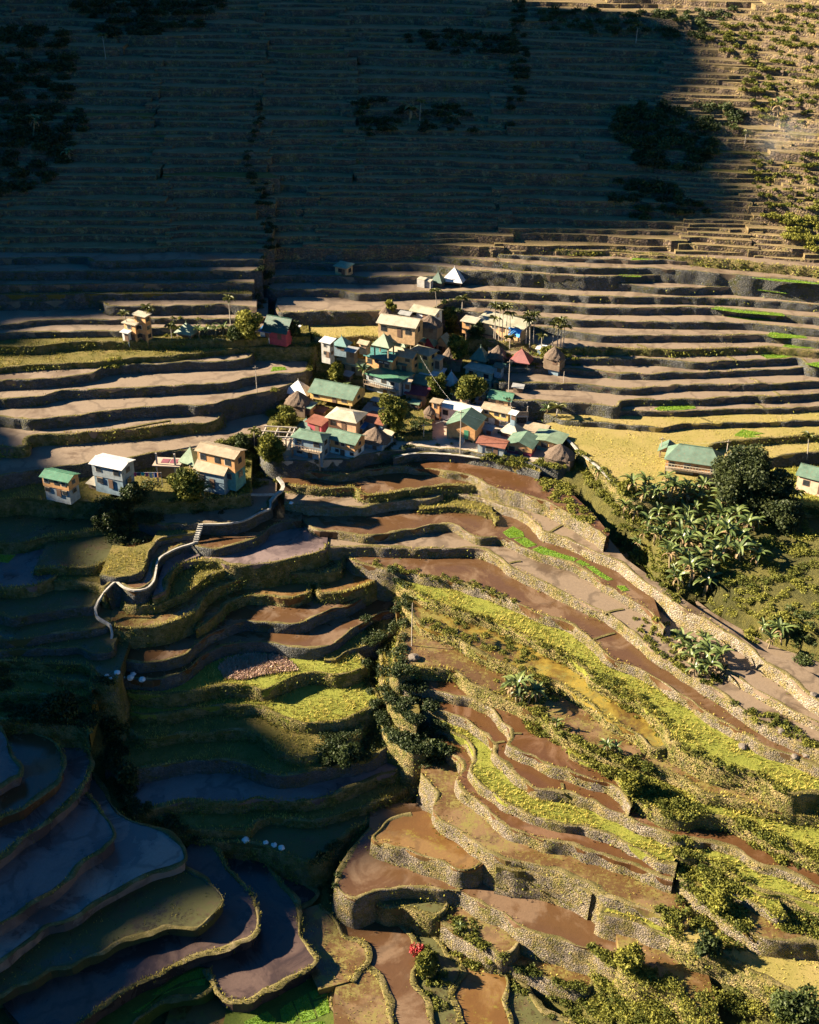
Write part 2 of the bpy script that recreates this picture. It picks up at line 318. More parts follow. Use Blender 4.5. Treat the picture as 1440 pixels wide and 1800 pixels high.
ter(-9.4, [(737,895),(792,892),(833,897),(862,905),(872,918)], 'grass_dim', 'stone_grass', 'short ledge left of the seedling beds', b=5)
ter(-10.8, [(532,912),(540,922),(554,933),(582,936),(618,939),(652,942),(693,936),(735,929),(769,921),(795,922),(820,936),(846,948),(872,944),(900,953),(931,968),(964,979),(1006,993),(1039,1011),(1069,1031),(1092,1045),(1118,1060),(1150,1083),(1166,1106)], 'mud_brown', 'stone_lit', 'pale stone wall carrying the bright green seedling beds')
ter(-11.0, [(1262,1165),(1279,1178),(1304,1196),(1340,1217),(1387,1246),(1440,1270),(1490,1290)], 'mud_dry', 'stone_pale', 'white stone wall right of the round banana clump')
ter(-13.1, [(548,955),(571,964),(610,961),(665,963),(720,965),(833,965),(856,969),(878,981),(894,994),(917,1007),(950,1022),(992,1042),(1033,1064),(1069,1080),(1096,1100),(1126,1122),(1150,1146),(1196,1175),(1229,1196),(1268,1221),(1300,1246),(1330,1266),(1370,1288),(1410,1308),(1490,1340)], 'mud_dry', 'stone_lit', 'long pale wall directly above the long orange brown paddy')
ter(-16.0, [(600,970),(618,985),(650,996),(700,1005),(742,1013),(783,1019),(825,1031),(867,1044),(908,1061),(950,1080),(992,1094),(1019,1111),(1042,1125),(1061,1144),(1076,1158),(1123,1177),(1165,1202),(1207,1227),(1240,1252),(1284,1279),(1318,1296),(1354,1316),(1390,1329),(1440,1350),(1490,1372)], 'mud_brown', 'stone_lit', 'stone wall directly below the long orange brown paddy')
ter(-18.6, [(690,1005),(698,1020),(715,1032),(740,1048),(769,1060),(811,1076),(861,1090),(900,1108),(950,1133),(1000,1155),(1040,1190),(1082,1216),(1132,1243),(1165,1279),(1196,1315),(1240,1338),(1290,1354),(1346,1371),(1390,1398),(1440,1396),(1490,1410)], 'grass_field', 'stone_grass', 'overgrown wall of the bright grassy strip left of the long orange paddy')
ter(-21.3, [(706,1040),(712,1065),(725,1085),(745,1104),(778,1114),(811,1127),(833,1144),(867,1162),(911,1178),(942,1192),(978,1202),(1011,1221),(1039,1240),(1068,1263),(1096,1278),(1121,1294),(1143,1314),(1166,1318),(1180,1308)], 'yellow_algae', 'stone_grass', 'wall of the strip paddy covered in yellow algae')
ter(-24.0, [(706,1100),(698,1125),(693,1150),(690,1172),(702,1187),(728,1178),(769,1177),(803,1180),(812,1192),(833,1206),(867,1220),(900,1235),(922,1246),(950,1255),(967,1273),(989,1290),(1028,1310),(1069,1327),(1100,1338),(1165,1356),(1212,1377),(1234,1393),(1290,1404),(1346,1424),(1440,1440),(1490,1450)], 'mud_weed', 'stone_grass', 'bushy wall of the dried brown field with banana plants at its foot')
ter(-30.0, [(678,1095),(672,1135),(668,1180),(680,1225),(698,1250),(718,1266),(732,1270)], 'grass_dim', 'stone_grass', 'dark overgrown ledge in the ditch below the dark walled pool', back=[(738,1250),(732,1215),(722,1160),(712,1100),(695,1080)])
ter(-34.5, [(655,1150),(652,1190),(656,1225),(674,1270),(700,1303),(728,1320),(748,1318)], 'grass_dim', 'stone_grass', 'lower dark overgrown ledge along the bottom of the ditch', back=[(755,1300),(738,1260),(712,1190),(685,1120)])
ter(-40.3, [(872,1524),(900,1529),(936,1534),(975,1543),(1010,1556),(1040,1574)], 'grass_dim', 'stone_lit', 'small grassy ledge halfway up the wall above the widest brown pool', b=2.5)
ter(-26.6, [(1000,1330),(1053,1352),(1110,1392),(1150,1425),(1184,1437),(1234,1432),(1290,1444),(1346,1471),(1401,1494),(1440,1512),(1490,1530)], 'grass_field', 'stone_grass', 'stony overgrown bank in the lower right, above the long weedy channel')
ter(-27.4, [(703,1202),(716,1212),(742,1213),(764,1216),(806,1224),(839,1232),(864,1246),(878,1263),(892,1282),(895,1298),(890,1308),(911,1321),(939,1332),(972,1349),(1006,1360),(1047,1373),(1076,1383),(1101,1404),(1111,1420)], 'mud_red', 'stone_lit', 'curving wall of the reddish channel that starts under the dark walled pool')
ter(-30.2, [(742,1238),(760,1248),(783,1252),(811,1263),(833,1277),(856,1296),(866,1307),(865,1319),(878,1338),(900,1354),(922,1377),(939,1388),(964,1391),(1011,1399),(1047,1411),(1082,1427),(1123,1449),(1159,1464),(1200,1478),(1250,1484),(1290,1493),(1332,1518),(1373,1532),(1440,1560),(1490,1580)], 'mud_red', 'stone_lit', 'second curving wall of the reddish channels in the lower middle')
ter(-32.9, [(760,1268),(778,1277),(803,1293),(822,1305),(832,1327),(826,1350),(833,1366),(844,1382),(867,1394),(883,1410),(911,1424),(936,1435),(964,1446),(1019,1452),(1047,1460),(1076,1468),(1109,1488),(1151,1510),(1188,1526)], 'grass_field', 'stone_lit', 'stone wall of the long yellow green grass strip in the lower middle')
ter(-35.4, [(775,1310),(794,1328),(808,1345),(804,1366),(811,1388),(833,1404),(856,1421),(872,1441),(894,1457),(928,1468),(964,1479),(1006,1488),(1047,1502),(1080,1513),(1109,1521),(1151,1541),(1182,1552)], 'mud_red', 'stone_lit', 'stone wall with a green rim under the narrow red brown channel')
ter(-38.6, [(740,1360),(756,1382),(768,1394),(764,1410),(761,1427),(772,1443),(806,1460),(833,1477),(856,1496),(889,1512),(936,1518),(978,1531),(1030,1553),(1068,1577),(1109,1592),(1151,1608),(1184,1622),(1203,1634),(1218,1622)], 'mud_weed', 'stone_lit', 'stone wall above the square orange pool')
ter(-41.1, [(1075,1578),(1058,1590),(1054,1604),(1076,1611),(1109,1620),(1151,1636),(1184,1651),(1207,1667),(1229,1661),(1240,1640)], 'grass_field', 'stone_lit', 'short wall with a pale pointed left corner beside the widest brown pool')
ter(-42.6, [(722,1428),(706,1432),(690,1440),(668,1456),(654,1473),(679,1486),(721,1498),(742,1506),(778,1518),(804,1531),(826,1530),(850,1519),(858,1508)], 'mud_orange', 'stone_lit', 'stone wall of the square orange pool', back=[(872,1495),(830,1460),(780,1440),(745,1425)])
ter(-47.8, [(650,1455),(627,1477),(607,1503),(592,1527),(590,1552),(604,1572),(624,1582),(652,1575),(679,1563),(707,1560),(760,1564),(800,1567),(825,1578),(856,1592),(894,1614),(917,1633),(950,1644),(992,1656),(1033,1669),(1060,1683),(1086,1698),(1110,1690)], 'mud_brown', 'stone_lit', 'high wall round the widest brown pool in the lower middle')
ter(-51.3, [(655,1585),(674,1598),(707,1597),(742,1607),(772,1612),(786,1600),(790,1585)], 'weed_dark', 'stone_grass', 'wall of the small mossy pool under the widest brown pool')
ter(-52.2, [(775,1625),(797,1637),(825,1650),(861,1670),(883,1684),(904,1674),(912,1660)], 'mud_weed', 'stone_lit', 'wall of the small wedge pool with a yellow fern beside it')
ter(-55.2, [(855,1690),(875,1697),(900,1700),(936,1712),(964,1722),(1000,1733),(1025,1739),(1042,1732),(1050,1715)], 'mud_weed', 'stone_lit', 'lowest pale stone wall at the bottom centre')
ter(-32.0, [(1176,1470),(1182,1486),(1192,1500),(1230,1508),(1290,1540),(1330,1568),(1372,1574),(1420,1590),(1490,1610)], 'grass_field', 'stone_grass', 'bushy bank right of the long weedy channel')
ter(-32.6, [(1362,1572),(1375,1566),(1401,1564),(1440,1572),(1490,1580)], 'grass_field', 'stone_lit', 'short stone wall cut by the lower right edge above a bushy shelf', b=8)
ter(-33.2, [(1240,1556),(1257,1567),(1304,1580),(1346,1600),(1368,1614),(1385,1612)], 'grass_field', 'stone_lit', 'stone wall between two bushy shelves in the lower right', b=8)
ter(-35.2, [(1192,1525),(1196,1543),(1205,1560),(1250,1590),(1290,1622),(1330,1648),(1372,1655),(1440,1660),(1490,1668)], 'mud_weed', 'stone_lit', 'stone wall near the lower right edge with dark hollows')
ter(-39.6, [(1165,1600),(1170,1622),(1180,1640),(1230,1670),(1290,1690),(1340,1720),(1400,1752),(1490,1800)], 'grass_gold', 'stone_grass', 'dry grassy bank at the lower right edge')
ter(-45.4, [(1088,1672),(1092,1696),(1110,1712),(1160,1730),(1210,1765),(1250,1810),(1290,1870)], 'mud_weed', 'stone_grass', 'overgrown bank above the lower right thicket')
# left spur
ter(-6.6, [(232,908),(272,921),(310,922),(353,921),(402,919),(429,914),(457,900),(475,893),(474,880),(486,868)], 'mud_dry', 'stone_grey', 'wall with a white rim path under the lower left houses')
ter(-8.4, [(175,1012),(211,1015),(242,1009),(257,990),(265,967),(279,950),(306,943),(344,938),(352,930)], 'grass_dim', 'stone_grey', 'wall inside the bend of the white path, below a green slope', b=9)  # dim floor grass carries the shade of this slope in its colour
ter(-10.2, [(186,1035),(203,1022),(217,1031),(236,1037),(256,1034),(269,1022),(274,1003),(279,982),(306,965),(333,956),(360,964),(388,964),(429,953),(463,939),(476,927),(500,919),(530,917)], 'mud_brown', 'stone_grey', 'snaking wall topped by the white footpath')
ter(-12.6, [(268,1052),(290,1040),(300,1014),(316,993),(339,987),(372,987),(404,993),(438,994),(482,989),(516,981),(554,972),(573,965),(575,955)], 'water_pink', 'stone_grass', 'hedge topped wall of the grey pool under the footpath')
ter(-14.7, [(212,1058),(236,1066),(278,1063),(306,1051),(327,1042),(348,1026),(369,1012),(396,1005),(425,999),(470,1000),(480,992)], 'grass_dim', 'stone_grass', 'winding green hedged wall below the grey pool')
ter(-17.1, [(186,1090),(204,1103),(242,1105),(278,1101),(319,1088),(346,1074),(359,1054),(376,1038),(400,1027),(430,1017),(452,1012),(493,1008),(541,1009),(577,1006),(596,1003),(599,988)], 'mud_weed', 'stone_grass', 'winding hedged wall ending in a square grassy head')
ter(-20.1, [(345,1108),(360,1097),(382,1078),(407,1058),(435,1048),(471,1049),(499,1053),(530,1048),(546,1041),(543,1024),(556,1026),(560,1043),(596,1042),(627,1036),(649,1029),(666,1016),(657,1000),(640,990)], 'mud_orange', 'stone_grass', 'hedged wall of the two green and orange pools on the spur')
ter(-23.0, [(205,1140),(215,1160),(235,1165),(264,1165),(303,1159),(330,1149),(348,1131),(365,1117),(378,1111),(402,1101),(432,1093),(466,1094),(493,1097),(527,1096),(554,1086),(582,1072),(610,1067),(630,1057),(642,1046),(640,1034)], 'mud_brown', 'stone_grey', 'wall of the upper of the two long red brown crescent pools')
ter(-26.0, [(178,1180),(200,1193),(222,1194),(258,1196),(306,1189),(333,1174),(356,1153),(388,1138),(416,1132),(457,1129),(485,1131),(516,1139),(554,1140),(588,1131),(610,1114),(638,1097),(674,1078),(713,1067),(719,1054),(702,1040),(680,1025)], 'mud_brown', 'stone_grey', 'wall of the lower of the two long red brown crescent pools')
ter(-28.4, [(570,1160),(590,1160),(612,1147),(652,1131),(693,1111),(722,1092),(725,1070)], 'grass_dim', 'stone_grey', 'narrow shaded ledge below the tip of the lower crescent pool', b=8)
ter(-29.4, [(150,1200),(180,1212),(228,1221),(264,1223),(306,1221),(361,1213),(396,1207),(432,1208),(471,1213),(495,1199),(524,1187),(560,1184),(596,1186),(636,1178),(645,1166),(628,1150)], 'grass_field', 'stone_grass', 'wall of the field half pink stubble and half green')
ter(-33.2, [(190,1230),(222,1246),(240,1254),(264,1258),(306,1254),(361,1245),(416,1242),(460,1243),(482,1255),(516,1268),(554,1272),(602,1268),(638,1252),(668,1235),(664,1218),(648,1200)], 'grass_field', 'stone_grass', 'wall of the bright green rounded meadow')
ter(-36.2, [(190,1270),(228,1284),(242,1295),(265,1298),(292,1294),(333,1289),(360,1288),(396,1285),(432,1287),(465,1302),(493,1324),(527,1329),(568,1320),(602,1308),(632,1292),(642,1270)], 'grass_dim', 'stone_grass', 'bushy bank directly below the bright green meadow')
ter(-39.0, [(185,1345),(208,1357),(250,1352),(292,1346),(333,1338),(396,1338),(429,1344),(471,1360),(516,1364),(554,1355),(624,1341),(666,1327),(690,1300)], 'grass_dim', 'stone_grey', 'tall dark blue stone wall below the meadow bank')
ter(-43.0, [(215,1398),(232,1418),(250,1423),(292,1417),(333,1408),(389,1413),(420,1412),(452,1405),(499,1408),(541,1408),(582,1398),(610,1388),(666,1366),(720,1348),(752,1335),(765,1310)], 'water_pink', 'stone_grass', 'shaded wall of the long pink grey crescent pool')
ter(-46.2, [(268,1436),(300,1452),(340,1458),(400,1460),(440,1461),(452,1447),(470,1439),(499,1440),(554,1442),(610,1428),(666,1411),(707,1393),(735,1374),(758,1352),(775,1330)], 'grass_dim', 'stone_grass', 'shaded grassy wall two below the pink grey crescent pool')
ter(-48.4, [(318,1470),(345,1478),(400,1479),(430,1483),(470,1492),(504,1502),(549,1520),(564,1515),(582,1494),(600,1474),(624,1457),(672,1432),(715,1410),(742,1385)], 'weed_dark', 'stone_grass', 'pointed shaded wall above the junction of the ditches')
# far left
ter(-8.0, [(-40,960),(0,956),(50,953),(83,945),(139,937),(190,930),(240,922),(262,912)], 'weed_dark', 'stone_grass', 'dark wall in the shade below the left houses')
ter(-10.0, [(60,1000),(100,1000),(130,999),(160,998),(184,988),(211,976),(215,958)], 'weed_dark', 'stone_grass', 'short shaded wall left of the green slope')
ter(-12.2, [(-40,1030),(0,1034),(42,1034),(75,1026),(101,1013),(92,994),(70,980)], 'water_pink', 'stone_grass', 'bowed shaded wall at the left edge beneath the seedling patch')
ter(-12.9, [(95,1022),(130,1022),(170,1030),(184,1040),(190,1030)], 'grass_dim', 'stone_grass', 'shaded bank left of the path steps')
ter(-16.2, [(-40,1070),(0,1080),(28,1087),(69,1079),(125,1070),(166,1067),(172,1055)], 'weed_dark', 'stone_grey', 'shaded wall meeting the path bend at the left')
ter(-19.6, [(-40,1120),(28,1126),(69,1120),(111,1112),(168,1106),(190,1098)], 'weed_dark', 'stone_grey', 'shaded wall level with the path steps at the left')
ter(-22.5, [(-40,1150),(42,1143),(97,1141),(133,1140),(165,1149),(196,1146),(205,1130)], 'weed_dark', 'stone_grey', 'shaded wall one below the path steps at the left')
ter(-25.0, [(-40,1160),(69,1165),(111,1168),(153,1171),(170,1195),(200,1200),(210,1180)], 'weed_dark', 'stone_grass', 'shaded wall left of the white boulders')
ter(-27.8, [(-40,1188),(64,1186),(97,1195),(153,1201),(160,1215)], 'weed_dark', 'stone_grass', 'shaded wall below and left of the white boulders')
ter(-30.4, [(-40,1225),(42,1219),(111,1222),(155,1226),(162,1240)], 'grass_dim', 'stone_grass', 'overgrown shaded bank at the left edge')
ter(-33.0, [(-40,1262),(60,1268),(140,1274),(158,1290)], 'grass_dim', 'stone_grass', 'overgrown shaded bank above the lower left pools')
BLb = 14
ter(-34.6, [(-40,1268),(0,1284),(12,1307),(18,1329),(34,1350),(30,1362),(17,1367),(0,1378),(-40,1400)], 'water_pink', 'stone_grass', 'rim of the small pool cut by the left edge', back=[(-60,1250)])
ter(-37.0, [(60,1290),(90,1300),(104,1314),(108,1338),(103,1360),(94,1377),(64,1397),(40,1420),(0,1432),(-40,1450)], 'mud_brown', 'stone_grass', 'rim of the shaded red brown pool at the left', back=[(-80,1400),(-60,1300)])
ter(-39.6, [(120,1300),(136,1306),(146,1318),(157,1341),(146,1371),(125,1400),(97,1427),(64,1454),(28,1478),(0,1502),(-40,1530)], 'water_pink', 'stone_grass', 'rim of the speckled pink pool at the left', back=[(-90,1500),(-60,1340),(60,1290)])
ter(-42.6, [(150,1395),(161,1410),(178,1428),(192,1447),(199,1472),(178,1493),(147,1512),(119,1537),(94,1564),(50,1587),(25,1606),(-40,1640)], 'water_pink', 'stone_grey', 'tall wall of the long blotched pool at the left', back=[(-100,1600),(-60,1420),(100,1360)])
ter(-45.6, [(160,1362),(170,1376),(185,1398),(203,1429),(242,1447),(292,1467),(314,1486),(323,1511),(306,1519),(264,1531),(236,1545),(200,1565),(164,1584),(142,1605),(111,1618),(83,1623),(56,1645),(28,1668),(0,1687),(-40,1715)], 'water_sheen', 'stone_grey', 'wall of the large lilac grey pool at the left', back=[(-100,1690),(-80,1500),(80,1410)])
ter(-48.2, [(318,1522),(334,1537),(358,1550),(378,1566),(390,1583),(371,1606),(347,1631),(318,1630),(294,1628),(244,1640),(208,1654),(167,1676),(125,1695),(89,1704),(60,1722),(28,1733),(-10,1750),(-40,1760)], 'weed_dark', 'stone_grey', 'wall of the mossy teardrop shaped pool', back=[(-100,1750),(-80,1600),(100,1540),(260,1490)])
ter(-50.6, [(335,1483),(362,1480),(377,1494),(391,1517),(410,1544),(441,1572),(450,1600),(452,1622),(441,1642),(410,1656),(377,1669),(350,1676),(306,1693),(278,1709),(236,1729),(194,1754),(156,1782),(120,1810)], 'water_blue', 'stone_grass', 'rim of the curved dark blue pool and the mossy field left of it', back=[(60,1830),(0,1760),(60,1660),(250,1560),(320,1500)])
ter(-53.4, [(352,1471),(395,1480),(432,1500),(457,1512),(478,1539),(499,1564),(518,1586),(525,1611),(526,1644),(538,1669),(556,1688),(532,1707),(499,1723),(471,1737),(435,1757),(408,1754),(384,1742),(377,1725),(372,1700)], 'water_blue', 'stone_grass', 'rim of the big dark purple pool shaped like a boot', back=[(330,1690),(330,1600),(330,1480)])
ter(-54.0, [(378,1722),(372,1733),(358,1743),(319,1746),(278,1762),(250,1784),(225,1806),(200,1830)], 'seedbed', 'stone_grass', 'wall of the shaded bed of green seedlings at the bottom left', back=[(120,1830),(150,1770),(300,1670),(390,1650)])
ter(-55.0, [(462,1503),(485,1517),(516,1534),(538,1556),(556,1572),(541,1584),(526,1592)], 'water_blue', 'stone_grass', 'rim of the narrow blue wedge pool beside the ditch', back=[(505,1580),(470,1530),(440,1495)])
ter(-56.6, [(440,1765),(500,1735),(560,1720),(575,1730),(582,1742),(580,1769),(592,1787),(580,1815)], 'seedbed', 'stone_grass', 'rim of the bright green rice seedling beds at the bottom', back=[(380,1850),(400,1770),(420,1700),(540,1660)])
ter(-56.9, [(405,1752),(420,1765),(425,1790),(410,1830)], 'mud_orange', 'stone_grass', 'rim of the small orange field cut by the bottom edge', back=[(280,1830),(300,1770),(350,1735)])
ter(-57.0, [(560,1590),(590,1625),(600,1645),(636,1660),(642,1688),(622,1708),(612,1725)], 'mud_weed', 'stone_grass', 'rim of the small island field with yellow weed', back=[(560,1740),(535,1690),(520,1600)])
ter(-57.8, [(640,1702),(655,1712),(669,1730),(678,1761),(684,1800),(686,1850)], 'mud_weed', 'stone_grass', 'hedged rim of the straw coloured field at the bottom', back=[(590,1850),(585,1760),(600,1690)])
ter(-58.6, [(588,1604),(600,1603),(624,1608),(660,1613),(693,1625),(719,1644),(727,1675),(738,1692),(722,1708),(722,1731),(741,1753),(754,1789),(762,1840)], 'mud_brown', 'stone_grass', 'white stone rim of the long pool that runs out at the bottom centre', back=[(640,1860),(610,1700),(580,1630)])
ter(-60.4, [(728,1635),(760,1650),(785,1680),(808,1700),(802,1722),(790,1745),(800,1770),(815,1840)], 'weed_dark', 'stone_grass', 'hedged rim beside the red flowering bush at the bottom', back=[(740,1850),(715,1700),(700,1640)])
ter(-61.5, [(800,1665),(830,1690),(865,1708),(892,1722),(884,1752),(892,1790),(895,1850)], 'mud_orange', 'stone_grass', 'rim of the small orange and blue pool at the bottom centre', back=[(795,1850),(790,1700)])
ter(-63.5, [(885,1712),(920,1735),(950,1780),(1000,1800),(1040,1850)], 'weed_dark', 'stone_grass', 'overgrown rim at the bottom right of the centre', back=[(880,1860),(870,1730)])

CS = .565
for _t in T:
    _z = _t['z']
    if 'far_left' in _t: pass
_iW = next(i for i, t in enumerate(T) if t['label'].startswith('dark wall in the shade below the left houses'))
_iB = next(i for i, t in enumerate(T) if t['label'].startswith('rim of the small pool cut by the left edge'))
for _i, _t in enumerate(T):
    _z = _t['z']
    if _z > 0: _z *= .82
    elif _i >= _iB: _z = -15.5 - (-34.6 - _z) * .78 if _z > -57 else -31.6 - (-57 - _z) * .2
    elif _i >= _iW: _z = -4.6 - (-8.0 - _z) * .43
    else: _z *= CS
    _t['z'] = _z

# rows that run out of the picture go on beyond it
for _t in T:
    p = _t['pts']
    if p[-1][0] >= 1480 and p[-1][1] < 1700:
        sl = (p[-1][1] - p[-3][1]) / max(20, p[-1][0] - p[-3][0]); sl = max(-.12, min(.42, sl))
        E = 260; _t['pts'] = p + [(p[-1][0] + E * .5, p[-1][1] + sl * E * .5), (p[-1][0] + E, p[-1][1] + sl * E)]
        if _t.get('back'): b0 = _t['back'][0]; _t['back'] = [(p[-1][0] + E + 10, b0[1] + sl * (E - 40))] + _t['back']
    if p[0][0] <= -40 and not _t.get('back') and p[0][1] < 1300:
        sl = (p[1][1] - p[0][1]) / max(20, p[1][0] - p[0][0]); sl = max(-.15, min(.15, sl))
        _t['pts'] = [(-260, p[0][1] - sl * 220)] + _t['pts']
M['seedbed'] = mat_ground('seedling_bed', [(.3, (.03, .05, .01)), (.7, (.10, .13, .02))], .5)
# far slope: rows above the last traced ones, each row a level line
_rng = random.Random(3)
HILLROWS = []
def far_tilt(x):
    return .004 * (min(x, 455) + 230) + .012 * max(0, min(x, 800) - 455) + .03 * max(0, min(x, 1130) - 800) + .055 * max(0, min(x, 1350) - 1130) + .085 * max(0, x - 1350)
def far_rows():
    # level as a function of the photo row along the middle of the slope
    vs, zs = [441.0], [19.7]
    while vs[-1] > -150:
        v, z = vs[-1], zs[-1]; px = pxm(720, v, z)
        zs.append(z + .61 * 1.0 / px / math.cos(math.radians(PITCH) - math.atan((900 - v) / F))); vs.append(v - 1.0)
    zf = lambda v: float(np.interp(-v, [-a for a in vs], zs))
    base0 = far_tilt(720)
    top = 438.0; b = 0
    while top > -130:
        bot = top - (95 if b % 2 else 125)
        x = -240; k = 0; cuts = [x]
        while x < 1650:
            x += _rng.uniform(170, 420) if x < 1000 else _rng.uniform(110, 260)
            cuts.append(x)
        if b < 4: cuts = sorted([c for c in cuts if abs(c - 462) > 60] + [458 + (b % 2) * 8])
        for xa, xb in zip(cuts[:-1], cuts[1:]):
            mid = (top + bot) / 2; sp_ = (14.5 - 4.5 * (1 - max(mid, -60) / 450.0)) * _rng.uniform(.8, 1.2)
            if xa > 1150: sp_ *= .68
            n = max(4, round((top - bot) / sp_)); ws = [_rng.uniform(.55, 1.5) for _ in range(n)]; tot = sum(ws); v = top
            for q in range(n):
                ja, jb = _rng.uniform(-22, 14), _rng.uniform(-14, 22); ph = _rng.uniform(0, 6.28); sl = _rng.uniform(-.009, .009)
                pts = [(xx, v + far_tilt(xx) - base0 + sl * (xx - xa) + 1.9 * math.sin(xx / 97. + ph) + .9 * math.sin(xx / 31. + 2 * ph)) for xx in np.linspace(xa + ja - 6, xb + jb + 6, 9)]
                zz = zf(v) + .02 * _rng.random()
                if xb < 475: zz += 1.0 * max(0, 1 - (438 - v) / 260)
                HILLROWS.append(dict(z=zz, pts=pts, seg=0, k=k, dry=_rng.random())); k += 1
                v -= (top - bot) * ws[q] / tot
        top = bot; b += 1
far_rows()

def lip_world(t, step):
    """traced lip -> world polyline on its level"""
    z = t['z']
    P = [np.array(unp(u, v, z)[:2]) for u, v in t['pts']]
    return np.array(catmull(P, step))
def offset_normals(P):
    d = np.gradient(P, axis=0); L = np.linalg.norm(d, axis=1, keepdims=True) + 1e-9; d = d / L
    n = np.stack([d[:, 1], -d[:, 0]], 1)       # to the right of travel; lips run left to right so this points down the slope, towards the camera
    for _ in range(3): n[1:-1] = (n[:-2] + n[1:-1] * 2 + n[2:]) / 4
    return n / (np.linalg.norm(n, axis=1, keepdims=True) + 1e-9)
_HT = np.random.default_rng(5).uniform(-1, 1, 65536)
def vnoise(P, s, seed=0.0):
    """smooth lattice noise, about -1..1"""
    P = np.asarray(P, float); Q = np.zeros((len(P), 3)); Q[:, :P.shape[1]] = P[:, :3]
    Q = Q * s + np.array([seed * 1.7 + 100.3, 57.1 - seed, 31.7 + seed * .3]); I = np.floor(Q).astype(np.int64); f = Q - I; f = f * f * (3 - 2 * f)
    out = np.zeros(len(P))
    for a in (0, 1):
        for b in (0, 1):
            for c in (0, 1):
                h = ((I[:, 0] + a) * 73856093 ^ (I[:, 1] + b) * 19349663 ^ (I[:, 2] + c) * 83492791) & 65535
                w = (f[:, 0] if a else 1 - f[:, 0]) * (f[:, 1] if b else 1 - f[:, 1]) * (f[:, 2] if c else 1 - f[:, 2])
                out += w * _HT[h]
    return out

SLABS = []      # polygons with their level, for ground look-ups
def slab(t, i, step=.8, far=False):
    z = t['z'] + .0013 * (i % 23)
    t['z'] = z
    P = lip_world(t, step)
    w = vnoise(np.c_[P, np.full(len(P), i * 3.1)], .55)[:, None] * (.28 if not far else .5) * offset_normals(P)
    P = P + w
    n = offset_normals(P)
    t['P'] = P; t['n'] = n
    if t.get('back'):
        B = np.array([unp(u, v, z)[:2] for u, v in t['back']])
    else:
        b = t.get('b', 16 if not far else 11)
        B = (P[::4] + np.array([0.0, b]))[::-1]
    poly = np.vstack([P, B]); t['poly'] = poly
    SLABS.append((z, poly, poly.min(0), poly.max(0), t))
    return t
for i, t in enumerate(T): slab(t, i, .7)
for i, t in enumerate(HILLROWS): slab(t, i, 1.6, True)

def inside(poly, X, Y):
    x0, y0 = poly[:, 0], poly[:, 1]; x1, y1 = np.roll(x0, -1), np.roll(y0, -1)
    r = np.zeros(X.shape, bool)
    for a, b, c, d in zip(x0, y0, x1, y1):
        if b == d: continue
        m = ((b > Y) != (d > Y)) & (X < (c - a) * (Y - b) / (d - b) + a)
        r ^= m
    return r
# ---- ground sheet below the terraces: smooth through the lips, then pressed under every slab
gx = np.concatenate([np.linspace(-900, -420, 9)[:-1], np.linspace(-420, -130, 30)[:-1], np.arange(-130, 150, 1.5), np.linspace(150, 420, 24)[1:], np.linspace(420, 900, 7)[1:]])
gy = np.concatenate([np.linspace(-500, 40, 14)[:-1], np.arange(40, 110, 4.0), np.arange(110, 330, 1.5), np.linspace(330, 600, 28)[1:], np.linspace(600, 1500, 10)[1:]])
GX, GY = np.meshgrid(gx, gy)
ctrl = []
for t in T + HILLROWS:
    P = t['P'][::8]
    ctrl += [(p[0], p[1], t['z'] - 2.4) for p in P]
# slopes that no terrace covers (banana bank and its neighbours), set from the photograph
for (u, v, z) in [(1060,880,-1.0),(1100,930,-5.0),(1140,980,-6.3),(1100,900,-1.5),(1160,1010,-6.0),(1200,1050,-6.6),(1250,1060,-5.2),(1250,1000,-3.4),(1200,960,-3.2),(1170,900,-.6),(1300,940,-1.8),(1380,960,-1.8),
                  (1300,1040,-4.6),(1360,1040,-3.6),(1430,1040,-2.6),(1300,1110,-6.9),(1360,1140,-6.9),(1420,1120,-5.0),(1500,1120,-3.2),(1500,1020,-1),(1450,960,-1.2),(1430,1180,-7.2),(1500,1190,-6.0),
                  (1010,850,-1.5),(1040,880,-3.0),(990,830,-.6),(1300,880,-.6),(1380,890,-.9)]:
    z = z * CS
    p = unp(u, v, z)
    for a in (-2.5, 0, 2.5):
        for b in (-2.5, 0, 2.5): ctrl.append((p[0] + a, p[1] + b, z))
ctrl = np.array(ctrl)
def kern(X, Y, sig):
    out = np.zeros(X.size); wsum = np.zeros(X.size); xs, ys = X.ravel(), Y.ravel()
    for k in range(0, X.size, 3000):
        d2 = (xs[k:k + 3000, None] - ctrl[None, :, 0]) ** 2 + (ys[k:k + 3000, None] - ctrl[None, :, 1]) ** 2
        w = np.exp(-d2 / (2 * sig * sig)) + 1e-9 / (1 + d2 / 400.0) ** 2
        out[k:k + 3000] = (w * ctrl[None, :, 2]).sum(1); wsum[k:k + 3000] = w.sum(1)
    return (out / wsum).reshape(X.shape)
GZ = kern(GX, GY, 4.0)
# beyond the traced area: the bowl goes on rising at the back, right and left
rise_b = np.clip(GY - 300, 0, None); rise_r = np.clip(GX - 118, 0, None)
GZ = GZ + .62 * rise_b * np.exp(-rise_b / 900.) + .50 * rise_r
low = np.clip(115 - GY, 0, None); GZ = GZ - .10 * low
